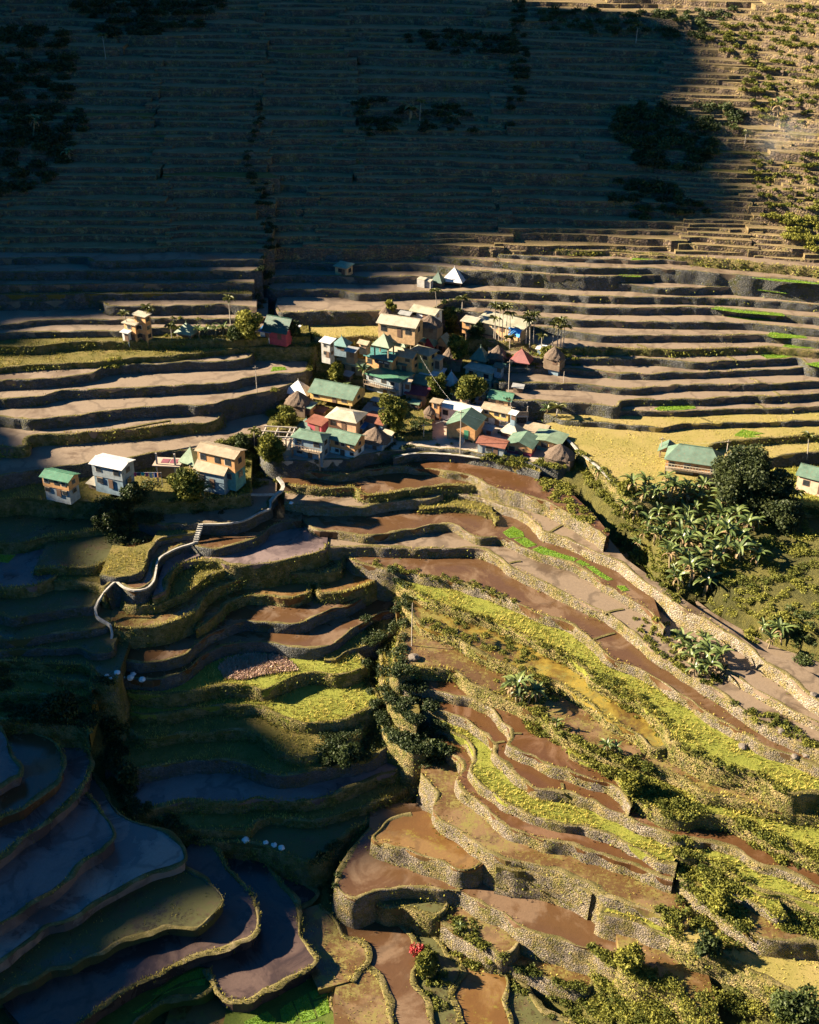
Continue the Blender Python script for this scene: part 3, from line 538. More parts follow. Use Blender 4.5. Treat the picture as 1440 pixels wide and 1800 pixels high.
# west ridge whose crest throws the morning shadow (profile over the direction of the light)
XC = -340.0; K = SAZ[1] / -SAZ[0]; TE = math.tan(math.radians(SUN_EL)) / -SAZ[0]
def lev(z):
    return None if z is None else (z * .82 if z > 0 else z * CS)
def to_crest(p): return (p[1] + (p[0] - XC) * K, p[2] + (p[0] - XC) * TE)
edge_px = SHADE = [ # photo pixel, level: where the edge of the big shadow lies
 (1120,-60,None),(1215,50,None),(1265,110,None),(1300,230,None),(1330,330,None),(1365,400,None),
 (1090,430,24.6),(860,448,23.4),(640,470,21),(430,505,20.9),(230,545,16),(60,590,14),(-30,640,11),(-60,720,6),(-50,800,2),(-10,842,1),(60,868,1.2),(130,868,.8),(200,868,.6),(262,884,-1),(278,905,-5),
 (235,1000,-12.6),(215,1060,-15),(270,1110,-23),(290,1170,-26),(320,1215,-29.4),(390,1262,-34),(430,1310,-36),(650,1330,-41),(735,1400,-44),(690,1470,-43),(720,1545,-45.6),(705,1600,-59),(645,1650,-60),(560,1700,-60),(440,1740,-60),(390,1800,-60),(370,1870,-60)]
def zhill(u, v):
    best = (1e9, 30)
    for t in HILLROWS:
        xs = [p[0] for p in t['pts']]
        if xs[0] <= u <= xs[-1]:
            vv = np.interp(u, xs, [p[1] for p in t['pts']])
            if abs(vv - v) < best[0]: best = (abs(vv - v), t['z'])
    return best[1]
cr = sorted(to_crest(unp(u, v, lev(z) if z is not None else zhill(u, v))) for u, v, z in SHADE)
cy = np.array([c[0] for c in cr]); cz = np.array([c[1] for c in cr])
ys_ = np.arange(90, 520, 2.0); zs_ = np.array([np.average(cz, weights=np.exp(-(cy - y) ** 2 / (2 * 2.2 ** 2)) + 1e-6 / (1 + (cy - y) ** 2)) for y in ys_])
def crest(y):
    z = np.interp(y, ys_, zs_)
    z = z + 1.1 * np.sin(y / 7.3) + .7 * np.sin(y / 2.9 + 1) + .5 * np.sin(y / 1.3)
    return z
def cover(X, Y, below=None):
    """level of the highest terrace over each point"""
    Tz = np.full(X.shape, -999.0)
    for z, poly, lo, hi, t in SLABS:
        m = (X >= lo[0]) & (X <= hi[0]) & (Y >= lo[1]) & (Y <= hi[1])
        if below is not None: m &= (z < below - .05)
        m &= z > Tz
        if not m.any(): continue
        ins = inside(poly, X[m], Y[m])
        idx = np.where(m)
        sel = tuple(a[ins] for a in idx)
        Tz[sel] = z
    return Tz
# west mountain
wfar = np.clip((-GX - 125) / (-XC - 125), 0, 1)
CZ = crest(GY)
west = GZ * (1 - wfar) + CZ * wfar
past = np.clip(XC - GX, 0, None); west = west - .55 * past
GZ = np.where(GX < -125, west, GZ)
TZ = cover(GX, GY)
tm = np.where(TZ < -900, np.inf, TZ); mn = tm.copy()
for dy in (-1, 0, 1):
    for dx in (-1, 0, 1):
        mn = np.minimum(mn, np.roll(np.roll(tm, dy, 0), dx, 1))
GZ = np.where(np.isfinite(mn), np.minimum(GZ, mn - .45), GZ)
nz = vnoise(np.stack([GX.ravel(), GY.ravel()], 1), .13).reshape(GX.shape)
GZ = GZ + np.where(np.isfinite(mn), -np.abs(nz) * .3, nz * .9)
ny, nx = GX.shape
I = np.arange(nx * ny).reshape(ny, nx)
Fg = np.stack([I[:-1, :-1].ravel(), I[:-1, 1:].ravel(), I[1:, 1:].ravel(), I[1:, :-1].ravel()], 1)
go = mesh_np('ground', np.stack([GX.ravel(), GY.ravel(), GZ.ravel()], 1), Fg, [M['hill']], smooth=True); struct(go)
def base_z(X, Y):
    X = np.atleast_1d(X); Y = np.atleast_1d(Y)
    i = np.clip(np.searchsorted(gx, X) - 1, 0, nx - 2); j = np.clip(np.searchsorted(gy, Y) - 1, 0, ny - 2)
    fx = (X - gx[i]) / (gx[i + 1] - gx[i]); fy = (Y - gy[j]) / (gy[j + 1] - gy[j])
    return (GZ[j, i] * (1 - fx) * (1 - fy) + GZ[j, i + 1] * fx * (1 - fy) + GZ[j + 1, i] * (1 - fx) * fy + GZ[j + 1, i + 1] * fx * fy)
def gz(X, Y):
    X = np.atleast_1d(np.asarray(X, float)); Y = np.atleast_1d(np.asarray(Y, float))
    return np.maximum(cover(X, Y), base_z(X, Y))
hx = np.arange(-125, 145, .6); hy = np.arange(95, 420, .6); _HX, _HY = np.meshgrid(hx, hy)
HG = np.maximum(cover(_HX, _HY), base_z(_HX.ravel(), _HY.ravel()).reshape(_HX.shape))
def hgrid(X, Y):
    i = np.clip(((X - hx[0]) / .6 + .5).astype(int), 0, len(hx) - 1); j = np.clip(((Y - hy[0]) / .6 + .5).astype(int), 0, len(hy) - 1)
    return HG[j, i]
_ts = np.arange(90, 460, .4)
def pick(u, v):
    """where the camera ray through a photo pixel meets the land"""
    x = (u - 720) / F; y = -(v - 900) / F
    d = np.array((x, cp + y * sp, -sp + y * cp)); P = np.array((0, 0, H)) + _ts[:, None] * d
    m = P[:, 2] <= hgrid(P[:, 0], P[:, 1]); k = int(np.argmax(m)) if m.any() else len(_ts) - 1
    return np.array((P[k, 0], P[k, 1], HG[int(np.clip((P[k, 1] - hy[0]) / .6 + .5, 0, len(hy) - 1)), int(np.clip((P[k, 0] - hx[0]) / .6 + .5, 0, len(hx) - 1))]))

# ---- build floors and walls
def floor_mesh(name, poly, z, mat, skirt=2.5):
    tri = geometry.delaunay_2d_cdt([Vector(p) for p in poly], [], [list(range(len(poly)))], 1, 1e-4)
    V = [(p.x, p.y, z) for p in tri[0]]; Fc = [list(f) for f in tri[2]]
    if not Fc: return None
    n = len(V)
    me = bpy.data.meshes.new(name)
    Fo = []
    for f in Fc:
        a, b, c = [V[k] for k in f[:3]]
        if (b[0] - a[0]) * (c[1] - a[1]) - (b[1] - a[1]) * (c[0] - a[0]) < 0: f = f[::-1]
        Fo.append(f)
    m = len(poly)
    V += [(p[0], p[1], z - .002) for p in poly] + [(p[0], p[1], z - skirt) for p in poly]
    Fo += [[n + k, n + (k + 1) % m, n + m + (k + 1) % m, n + m + k] for k in range(m)]
    me.from_pydata(V, [], Fo); me.update()
    return link(name, me, [mat])
RIM = []      # (x, y, z, nx, ny, wall height, wall kind) for plants
def wall_mesh(name, t, mat, far=False):
    P, n, z = t['P'], t['n'], t['z']
    q = P + n * (1.3 if not far else 1.6)
    low = np.maximum(cover(q[:, 0], q[:, 1], z), base_z(q[:, 0], q[:, 1]))
    low = np.minimum(low, z - .6)
    hgt = np.clip(z - low, .6, 14)
    for _ in range(2): hgt[1:-1] = np.maximum(hgt[1:-1], np.maximum(hgt[:-2], hgt[2:]) * .97)
    t['hgt'] = hgt
    rows = 5 if far else 9
    V = []; m = len(P)
    def ring(off, dz, amp):
        r = np.c_[P + n * off[:, None], z + dz]
        if amp:
            d = vnoise(r, 1.1, 5.0) * amp + vnoise(r, .35, 9.0) * amp * 1.6
            r[:, :2] += n * d[:, None]
            r[:, 2] += vnoise(r, .9, 33.) * amp * .5
        return r
    o1 = np.ones(m); b = 0.16 if not far else .07
    q3 = np.c_[P, np.full(m, z)]; w1 = np.clip(.62 + .5 * vnoise(q3, .22, 3.) + .3 * vnoise(q3, .9, 8.), .22, 1.3); b1 = b * np.clip(.8 + 1.2 * vnoise(q3, .5, 21.), -.1, 1.8)
    V.append(ring(-w1, -.03 * o1, 0)); V.append(ring(-.5 * w1, b1, .05)); V.append(ring(0 * o1, b1 * .8, .10))
    for k in range(1, rows + 1):
        f = (k / rows)
        V.append(ring(.13 * (hgt + .7) * f + .03, -(hgt + .7) * f + b * .6, .13 if not far else .08))
    V = np.vstack(V); R = rows + 3
    I = np.arange(R * m).reshape(R, m)
    Fw = np.stack([I[:-1, :-1].ravel(), I[1:, :-1].ravel(), I[1:, 1:].ravel(), I[:-1, 1:].ravel()], 1)
    mi = np.repeat(np.array([1] * 2 + [0] * (R - 3)), m - 1)
    return mesh_np(name, V, Fw, [mat, M['hillrim' if far else 'rimtop']], matidx=mi, smooth=not far)
M['rimtop'] = mat_ground('rim_earth', [(.33, (.05, .05, .014)), (.5, (.12, .10, .035)), (.66, (.25, .20, .11))], .45, bump=1, fine=4)
M['hillstone'] = mat_stone('hillside_stone', (.22, .16, .115), (.12, .09, .07), (.17, .15, .045), .36, 1.3, (.09, .09, .03), (.36, .25, .12))
M['hillfloor'] = mat_ground('hill_soil', [(.3, (.08, .075, .025)), (.5, (.17, .125, .06)), (.7, (.25, .18, .10))], .25, bump=.8)
M['hillrim'] = mat_ground('hill_rim', [(.35, (.12, .11, .04)), (.55, (.24, .18, .08)), (.75, (.42, .32, .17))], .12, bump=.8)
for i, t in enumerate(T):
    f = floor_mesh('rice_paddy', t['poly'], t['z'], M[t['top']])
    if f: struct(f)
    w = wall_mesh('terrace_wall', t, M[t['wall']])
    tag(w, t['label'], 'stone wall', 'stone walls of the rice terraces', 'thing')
hv, hf, hm, off = [], [], [], 0
for i, t in enumerate(HILLROWS):
    f = floor_mesh('hill_terrace', t['poly'], t['z'], M['hillfloor' if t['dry'] < .97 else 'grass_dim'], 1.5)
    if f: struct(f)
    w = wall_mesh('hill_terrace_wall', t, M['hillstone'], True); struct(w)
# ---------------------------------------------------------------- plants
R = np.random.default_rng(11)
def leaf_quads(C, size, tilt=1.0, stretch=1.6):
    """one small randomly turned quad per centre; returns vertices and faces"""
    n = len(C); a = R.normal(size=(n, 3)); a[:, 2] *= tilt; a /= np.linalg.norm(a, axis=1, keepdims=True)
    b = R.normal(size=(n, 3)); b -= (a * b).sum(1, keepdims=True) * a; b /= np.linalg.norm(b, axis=1, keepdims=True) + 1e-9
    s = (np.asarray(size) * R.uniform(.6, 1.3, n))[:, None]
    a = a * s * stretch / 2; b = b * s / 2
    V = np.stack([C - a, C - b * .9 + a * .1, C + a, C + b * .9 - a * .1], 1).reshape(-1, 3)
    return V, np.arange(4 * n).reshape(n, 4)
def blades(C, h, lean=.45, w=.07):
    n = len(C); h = np.asarray(h) * np.ones(n) * R.uniform(.6, 1.3, n)
    th = R.uniform(0, 6.283, n); d = np.stack([np.cos(th), np.sin(th), 0 * th], 1); s = np.stack([-np.sin(th), np.cos(th), 0 * th], 1)
    L = (R.uniform(0, lean, n) * h)[:, None]
    ww = (w * R.uniform(.7, 1.4, n))[:, None]
    V = np.stack([C - s * ww, C + s * ww, C + d * L * .5 + np.c_[0 * h, 0 * h, h * .6] + s * ww * .7, C + d * L + np.c_[0 * h, 0 * h, h]], 1).reshape(-1, 3)
    return V, np.arange(4 * n).reshape(n, 4)
def nz2(P, s, seed=0.): return vnoise(np.asarray(P)[:, :2], s, seed) * .6
def stuff(name, V, Fq, tint, mat, label, cat='plants'):
    o = mesh_np(name, V, Fq, [mat], attr=tint); tag(o, label, cat, None, 'stuff'); return o

# grass on the rims, hanging plants on the walls, grass in the fields
C1, H1, T1 = [], [], []; C2, S2, T2 = [], [], []
for i, t in enumerate(T):
    P, n, z, hg = t['P'], t['n'], t['z'], t['hgt']
    gr = t['wall'] == 'stone_grass'; far = P[:, 1].mean() > 185
    seg = np.linalg.norm(np.diff(P, axis=0), axis=1).sum()
    k = int(seg * ((16 if gr else 7) * (.55 if far else 1)))
    j = R.integers(0, len(P) - 1, k); f = R.random(k)[:, None]
    q = P[j] * (1 - f) + P[j + 1] * f; nn = n[j]
    g = nz2(q, .18, i * .7)
    keep = R.random(k) < np.clip((.75 if gr else .35) + g * 1.1, .08, 1)
    q, nn, g, jj = q[keep], nn[keep], g[keep], j[keep]; k = len(q)
    off = R.uniform(-.75, .22 if gr else .08, k)[:, None]
    C1.append(np.c_[q + nn * off, np.full(k, z + .08)]); H1.append((.30 if gr else .2) * (1 + g) * (.9 if far else 1)); T1.append(np.clip(.45 + g * .8 + R.normal(0, .2, k), 0, 1))
    area = (seg * hg.mean()); k = int(area * (16 if gr else (3.0 if 'lit' in t['wall'] else 1.2)) * (.6 if far else 1))
    j = R.integers(0, len(P), k); d = R.random(k) ** .8 * hg[j]
    g = nz2(np.c_[P[j][:, 0] + d, P[j][:, 1]], .35, i * 1.3)
    keep = R.random(k) < np.clip((.6 if gr else .35) + g * 1.6, .02, 1)
    j, d, g = j[keep], d[keep], g[keep]; k = len(j)
    C2.append(np.c_[P[j] + n[j] * (.13 * d + .12 + R.uniform(0, .28, k))[:, None] + R.normal(0, .25, (k, 2)), z - d]); S2.append(np.full(k, .26 if far else .20)); T2.append(np.clip(.35 + g + R.normal(0, .25, k), 0, 1))
V, Fq = blades(np.vstack(C1), np.concatenate(H1), .7, .06); stuff('rim_grass', V, Fq, np.repeat(np.concatenate(T1), 4), M['tuft'], 'grass growing along the rims of the terraces')
V, Fq = leaf_quads(np.vstack(C2), np.concatenate(S2)); stuff('wall_foliage', V, Fq, np.repeat(np.concatenate(T2), 4), M['bush'], 'weeds hanging on the stone walls')
# fields
def scatter(poly, n, z=None):
    lo, hi = poly.min(0), poly.max(0); p = R.uniform(lo, hi, (n, 2)); return p[inside(poly, p[:, 0], p[:, 1])]
CF, TF, HF = [], [], []; CS_, TS_ = [], []
DENS = dict(grass_field=(9, .34, .45), grass_gold=(3.2, .16, .6), grass_dim=(6, .3, .25), mud_weed=(2.2, .13, .4), seedbed=(0, 0, 0), weed_dark=(1.6, .14, .2), yellow_algae=(1.0, .12, .6), court=(.12, .2, .4))
for i, t in enumerate(T):
    dn = DENS.get(t['top'])
    if not dn or not dn[0]: continue
    poly = t['poly']; bb = np.prod(poly.max(0) - poly.min(0)); p = scatter(poly, int(bb * dn[0] * 1.8))
    if not len(p): continue
    c = cover(p[:, 0], p[:, 1]); p = p[np.abs(c - t['z']) < .02]
    g = nz2(p, .3, i * 2.1) + .5 * nz2(p, .9, i)
    keep = R.random(len(p)) < np.clip(.7 + g * 1.5, .05, 1); p, g = p[keep], g[keep]
    CF.append(np.c_[p, np.full(len(p), t['z'])]); HF.append(np.full(len(p), dn[1]) * (1 + .8 * g)); TF.append(np.clip(dn[2] + g * .8 + R.normal(0, .15, len(g)), 0, 1))
V, Fq = blades(np.vstack(CF), np.concatenate(HF), .9, .055); stuff('field_grass', V, Fq, np.repeat(np.concatenate(TF), 4), M['tuft'], 'grass and weeds in the dry fields')

# bright seedling plots: strips of young rice given by photo outline and level
def tz(label_start): return next(t['z'] for t in T if t['label'].startswith(label_start))
SEED = [
 ([(884,936),(902,925),(920,936),(922,944),(896,946),(890,942)], 'pale stone wall carrying'),
 ([(903,948),(924,945),(944,958),(926,963),(918,958)], 'pale stone wall carrying'),
 ([(936,966),(950,960),(985,973),(1015,982),(1008,987),(968,978),(944,973)], 'pale stone wall carrying'),
 ([(1012,988),(1020,984),(1038,993),(1026,995)], 'pale stone wall carrying'),
 ([(1030,996),(1042,995),(1058,1007),(1078,1019),(1068,1021),(1048,1010)], 'pale stone wall carrying'),
 ([(1084,1030),(1098,1030),(1106,1038),(1094,1040)], 'pale stone wall carrying'),
 ([(1149,719),(1162,714),(1220,713),(1224,718),(1200,721),(1160,722)], 'dark wall with a squared'),
 ([(1290,766),(1305,755),(1345,762),(1320,766),(1340,768),(1325,771)], None),
 ([(1334,684),(1336,624),(1390,622),(1396,628),(1350,631)][1:], 'dark wall level with the thatched'),
 ([(1347,590),(1355,584),(1415,591),(1420,595),(1360,594)], 'dark wall at the height'),
 ([(1375,609),(1385,604),(1440,608),(1440,613),(1390,612)], 'hedge topped wall behind'),
 ([(1250,543),(1258,539),(1320,545),(1376,551),(1380,556),(1300,550)], 'tall dark wall running'),
 ([(1278,557),(1284,554),(1370,561),(1378,564),(1320,563)], 'dark wall right above'),
 ([(1293,505),(1300,502),(1400,511),(1420,516),(1380,516)], 'dark wall behind the white pyramid roof c'),
 ([(1320,488),(1400,493),(1440,498),(1440,500),(1360,494)], 'dark wall two rows'),
 ([(1108,457),(1115,453),(1165,454),(1172,457)], 'thin sunlit'),
 ([(1082,486),(1090,483),(1122,484),(1128,487)], 'dark wall one row above'),
 ([(476,653),(480,645),(500,645),(504,650)], 'dark stone wall third'),
 ([(1415,640),(1440,636),(1460,640),(1440,646)], 'dark wall level with'),
 ([(430,1796),(470,1778),(486,1793),(480,1815),(430,1830)], 'rim of the bright green'),
 ([(492,1776),(512,1760),(516,1768),(525,1790),(515,1800),(496,1796)][:], 'rim of the bright green'),
 ([(516,1760),(540,1747),(556,1790),(530,1797)], 'rim of the bright green'),
 ([(543,1745),(570,1732),(576,1750),(550,1758)], 'rim of the bright green'),
 ([(551,1762),(576,1753),(580,1780),(560,1788)], 'rim of the bright green'),
 ([(480,1815),(530,1800),(570,1795),(575,1840),(480,1850)], 'rim of the bright green'),
 ([(640,780),(0,0)], 'x'),
 ([(0,988),(0,975),(28,976),(14,990)], 'dark wall in the shade below'),
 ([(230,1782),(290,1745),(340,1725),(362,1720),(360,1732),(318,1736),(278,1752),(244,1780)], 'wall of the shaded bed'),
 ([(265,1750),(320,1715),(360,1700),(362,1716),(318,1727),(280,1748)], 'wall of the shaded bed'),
]
for poly, ref in SEED:
    if len(poly) < 4: continue
    z = tz(ref) if ref else tz('path edged bank')
    W = np.array([unp(u, v, z)[:2] for u, v in poly]); bb = np.prod(W.max(0) - W.min(0))
    p = scatter(W, int(bb * 80) + 50)
    struct(mesh_np('seedling_bed', np.c_[W, np.full(len(W), z + .02)], [list(range(len(W)))], [M['seedfloor']]))
    sl = .09
    V, Fq = blades(np.c_[p, np.full(len(p), z)], .16, .6, sl * .6)
    o = stuff('rice_seedlings', V, Fq, np.repeat(np.clip(R.normal(.6, .25, len(p)), 0, 1), 4), M['seed'], 'bright green rice seedlings growing in a nursery bed', 'rice seedlings')

# undergrowth
BC, BS, BT = {'bush': [], 'bushdark': []}, {'bush': [], 'bushdark': []}, {'bush': [], 'bushdark': []}
def bush(c, r, key='bush', dens=1.0, size=.3, tint=None, flat=.75):
    size *= .66; n = int(150 * dens * r ** 1.7 * (1 if size < .3 else .6)) + 12
    d = R.normal(size=(n, 3)); d /= np.linalg.norm(d, axis=1, keepdims=True); d[:, 2] = np.abs(d[:, 2])
    rr = r * R.uniform(.45, 1.08, n) * (1 + .25 * np.sin(d[:, 0] * 5 + c[0]) * np.sin(d[:, 1] * 4 + c[1]))
    p = np.array(c) + d * rr[:, None] * np.array([1, 1, flat])
    BC[key].append(p); BS[key].append(np.full(n, size)); tt = R.uniform(.05, .75) if tint is None else tint * .8 + R.normal(0, .12)
    BT[key].append(np.clip(tt + R.normal(0, .13, n), 0, 1))
def patch(poly, n, r0, r1, key='bush', dens=1., size=.3, tint=None):
    poly = np.array(poly, float); cnt = 0
    lo, hi = poly.min(0), poly.max(0)
    while cnt < n:
        q = R.uniform(lo, hi)
        if not inside(poly, np.array([q[0]]), np.array([q[1]]))[0]: continue
        bush(pick(q[0], q[1]), R.uniform(r0, r1), key, dens, size, tint); cnt += 1
patch([(1000,1810),(1040,1740),(1080,1700),(1140,1700),(1190,1740),(1240,1735),(1330,1765),(1460,1800),(1460,1870),(1000,1870)], 150, .7, 1.5, dens=1.1, tint=None)
patch([(1060,1300),(1110,1330),(1180,1390),(1250,1440),(1230,1450),(1150,1440),(1100,1400),(1050,1350)], 90, .5, 1.1)
patch([(1185,1530),(1230,1510),(1320,1545),(1310,1600),(1250,1660),(1200,1640)], 70, .5, 1.2)
patch([(1290,1440),(1440,1500),(1440,1540),(1330,1500)], 45, .5, 1.0)
patch([(1230,1590),(1320,1620),(1300,1680),(1240,1660)], 30, .5, 1.1)
patch([(1360,1590),(1440,1620),(1440,1650),(1370,1640)], 25, .5, 1.0)
patch([(900,1110),(1100,1200),(1250,1330),(1390,1390),(1380,1410),(1240,1350),(1150,1290),(1040,1200)], 110, .35, .8, size=.26)
patch([(740,1060),(860,1090),(950,1150),(930,1190),(800,1130),(735,1100)], 80, .35, .8, size=.26)
patch([(860,1200),(960,1190),(990,1240),(930,1260),(880,1230)], 40, .4, .9, size=.26)
patch([(910,1270),(980,1270),(1060,1330),(1100,1370),(1040,1350),(950,1300)], 60, .35, .8)
patch([(650,985),(700,995),(840,1025),(920,1060),(900,1070),(800,1035),(660,1005)], 70, .3, .6, size=.24)
patch([(1060,850),(1110,850),(1180,900),(1200,960),(1260,1060),(1200,1050),(1130,1000),(1090,940)], 120, .5, 1.0, tint=.5)
patch([(1240,900),(1440,880),(1440,1010),(1330,1040),(1260,1030)], 120, .6, 1.3)
patch([(1240,1060),(1300,1040),(1440,1010),(1440,1120),(1330,1140)], 90, .4, .9, tint=.8)
patch([(1380,1060),(1440,1080),(1440,1180),(1400,1170)], 30, .5, .9, 'bushdark', tint=.8)
patch([(1130,1120),(1180,1120),(1280,1190),(1250,1210),(1170,1170)], 45, .35, .8)
patch([(1280,1240),(1330,1240),(1440,1300),(1440,1320),(1340,1280)], 35, .4, .8)
patch([(840,802),(1000,812),(1015,830),(960,835),(860,822)], 60, .4, .9)
patch([(940,842),(1000,850),(1055,925),(1030,925),(980,890)], 70, .4, .8, tint=.85)
patch([(1000,790),(1040,830),(1100,880),(1080,900),(1030,850),(1000,815)], 70, .4, .9, tint=.6)
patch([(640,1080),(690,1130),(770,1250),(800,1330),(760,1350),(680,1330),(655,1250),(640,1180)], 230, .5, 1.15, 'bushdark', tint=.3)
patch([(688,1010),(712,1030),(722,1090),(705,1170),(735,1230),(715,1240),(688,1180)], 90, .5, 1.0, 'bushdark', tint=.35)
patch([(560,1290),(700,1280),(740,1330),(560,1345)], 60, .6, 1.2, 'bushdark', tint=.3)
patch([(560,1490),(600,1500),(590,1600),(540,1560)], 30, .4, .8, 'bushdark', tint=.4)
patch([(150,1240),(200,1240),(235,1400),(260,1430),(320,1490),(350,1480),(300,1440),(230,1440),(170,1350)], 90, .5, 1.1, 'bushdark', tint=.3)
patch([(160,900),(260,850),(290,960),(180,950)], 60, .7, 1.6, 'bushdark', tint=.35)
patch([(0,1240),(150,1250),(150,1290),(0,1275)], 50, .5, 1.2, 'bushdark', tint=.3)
patch([(-20,1180),(20,1180),(20,1230),(-20,1230)], 14, .6, 1.2, 'bushdark', tint=.3)
patch([(730,1660),(770,1680),(800,1760),(770,1780),(735,1740)], 30, .4, .8, 'bush', tint=.4)
patch([(790,1640),(870,1700),(830,1710),(780,1670)], 22, .4, .8)
# village greenery
patch([(480,700),(520,720),(540,750),(500,760),(470,740)], 30, .4, .9)
patch([(560,640),(600,640),(640,690),(600,700),(565,690)], 45, .4, .9)
patch([(620,700),(720,700),(750,780),(700,800),(640,780)], 60, .4, 1.0, 'bushdark', tint=.5)
patch([(780,560),(830,560),(850,620),(800,640),(770,620)], 50, .4, 1.0, 'bushdark', tint=.6)
patch([(840,620),(1020,625),(1020,645),(900,650),(840,645)], 55, .3, .7)
patch([(560,640),(830,600),(900,700),(900,780),(560,790)], 80, .3, .7, 'bushdark', tint=.5)
patch([(380,780),(470,770),(500,800),(490,850),(420,870),(400,830)], 80, .5, 1.1, 'bush', tint=.35)
patch([(290,560),(420,575),(420,590),(290,592)], 30, .3, .7)
patch([(470,560),(540,590),(530,610),(470,600)], 25, .4, .8, 'bushdark', tint=.5)
patch([(300,890),(400,880),(410,905),(300,905)], 15, .4, .8, 'bushdark', tint=.5)
patch([(540,585),(560,590),(565,720),(540,700)], 30, .4, .8)
patch([(455,180),(470,180),(440,290),(470,340),(490,440),(460,545),(450,540),(475,440),(430,290)], 120, .5, .9, 'bushdark', tint=.3)
patch([(190,640),(225,640),(220,660),(185,662)], 22, .3, .7, 'bush', tint=.95)
# far slope scrub
patch([(1230,60),(1440,0),(1440,120),(1330,140),(1260,90)], 150, .5, 1.1, size=.42, tint=.45)
patch([(1290,140),(1440,120),(1440,225),(1340,225)], 90, .4, 1.0, size=.42, tint=.4)
patch([(1090,190),(1200,180),(1300,200),(1300,220),(1260,250),(1250,300),(1130,300),(1080,240)], 150, 1., 2.0, 'bushdark', size=.5)
patch([(1310,280),(1440,270),(1440,440),(1340,370)], 130, .3, .8, size=.42, tint=.5)
patch([(1060,330),(1180,320),(1260,380),(1100,390)], 60, .7, 1.5, 'bushdark', size=.5)
patch([(-20,40),(120,60),(150,240),(90,330),(-20,350)], 190, 1., 2.2, 'bushdark', size=.55, tint=.3)
patch([(100,-10),(400,-10),(380,50),(200,70)], 120, 1., 2.0, 'bushdark', size=.55, tint=.25)
patch([(700,60),(900,60),(920,110),(740,90)], 60, .9, 1.6, 'bushdark', size=.5, tint=.3)
patch([(620,180),(830,190),(840,240),(640,240)], 60, .8, 1.5, 'bushdark', size=.5, tint=.3)
patch([(940,20),(1300,20),(1240,70),(960,60)], 90, .8, 1.5, 'bushdark', size=.5, tint=.6)
patch([(900,0),(925,0),(930,110),(905,230),(895,230)], 50, .7, 1.2, 'bushdark', size=.45, tint=.3)
patch([(1340,380),(1440,370),(1440,450),(1380,430)], 60, .6, 1.2, size=.4, tint=.9)
patch([(1060,930),(1100,940),(1190,1040),(1240,1070),(1190,1060),(1100,985)], 60, .4, .8, tint=.5)
patch([(1110,1085),(1185,1100),(1190,1125),(1130,1125)], 26, .3, .6, tint=.7)
patch([(1180,1470),(1215,1490),(1230,1560),(1195,1540)], 30, .4, .8, tint=.5)
patch([(1155,1600),(1200,1600),(1200,1660),(1170,1650)], 26, .4, .8, tint=.4)
patch([(1030,1660),(1090,1690),(1090,1720),(1050,1730)], 26, .4, .9, tint=.5)
patch([(785,1600),(830,1610),(870,1700),(840,1690),(790,1640)], 22, .3, .7, tint=.3)
patch([(880,1700),(1040,1740),(1040,1790),(960,1790),(890,1740)], 45, .4, .9, 'bush', tint=.3)
patch([(1040,1740),(1100,1720),(1200,1780),(1100,1800),(1040,1800)], 50, .4, 1.0, tint=.7)
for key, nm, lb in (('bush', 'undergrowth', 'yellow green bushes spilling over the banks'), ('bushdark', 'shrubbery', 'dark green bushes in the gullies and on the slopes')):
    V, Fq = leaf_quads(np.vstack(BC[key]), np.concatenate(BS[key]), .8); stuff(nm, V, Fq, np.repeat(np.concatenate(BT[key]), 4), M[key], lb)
print('leaves', sum(len(x) for x in BC['bush']), sum(len(x) for x in BC['bushdark']), len(np.vstack(C1)), len(np.vstack(C2)), len(np.vstack(CF)))

# ---------------------------------------------------------------- builder for boxes and sheets
class MB:
    def __init__(s): s.V = []; s.F = []
    def box(s, x0, x1, y0, y1, z0, z1):
        n = len(s.V); s.V += [(x0, y0, z0), (x1, y0, z0), (x1, y1, z0), (x0, y1, z0), (x0, y0, z1), (x1, y0, z1), (x1, y1, z1), (x0, y1, z1)]
        s.F += [[n + i for i in f] for f in ((0, 3, 2, 1), (4, 5, 6, 7), (0, 1, 5, 4), (1, 2, 6, 5), (2, 3, 7, 6), (3, 0, 4, 7))]; return s
    def poly(s, pts, th=.08):
        """a sheet of that outline with thickness th below it"""
        n = len(s.V); m = len(pts); s.V += [tuple(p) for p in pts] + [(p[0], p[1], p[2] - th) for p in pts]
        s.F += [list(range(n, n + m)), list(range(n + 2 * m - 1, n + m - 1, -1))]
        s.F += [[n + k, n + m + k, n + m + (k + 1) % m, n + (k + 1) % m] for k in range(m)]; return s
    def tube(s, a, b, r0, r1=None, k=6):
        a, b = Vector(a), Vector(b); d = (b - a).normalized(); r1 = r0 if r1 is None else r1
        e = d.orthogonal().normalized(); f = d.cross(e); n = len(s.V)
        for p, r in ((a, r0), (b, r1)):
            for i in range(k):
                t = 2 * math.pi * i / k; s.V.append(tuple(p + e * (r * math.cos(t)) + f * (r * math.sin(t))))
        s.F += [[n + i, n + (i + 1) % k, n + k + (i + 1) % k, n + k + i] for i in range(k)]
        s.F += [[n + k - 1 - i for i in range(k)], [n + k + i for i in range(k)]]; return s
    def build(s, name, mat, parent=None):
        me = bpy.data.meshes.new(name); me.from_pydata(s.V, [], s.F); me.update()
        bm_ = bmesh.new(); bm_.from_mesh(me); bmesh.ops.recalc_face_normals(bm_, faces=bm_.faces); bm_.to_mesh(me); bm_.free()
        return link(name, me, [mat], parent)
def empty(name, loc, rz=0, label=None, cat=None, group=None):
    o = bpy.data.objects.new(name, None); COL.objects.link(o); o.location = loc; o.rotation_euler = (0, 0, rz); o.empty_display_size = .3
    return tag(o, label, cat, group)
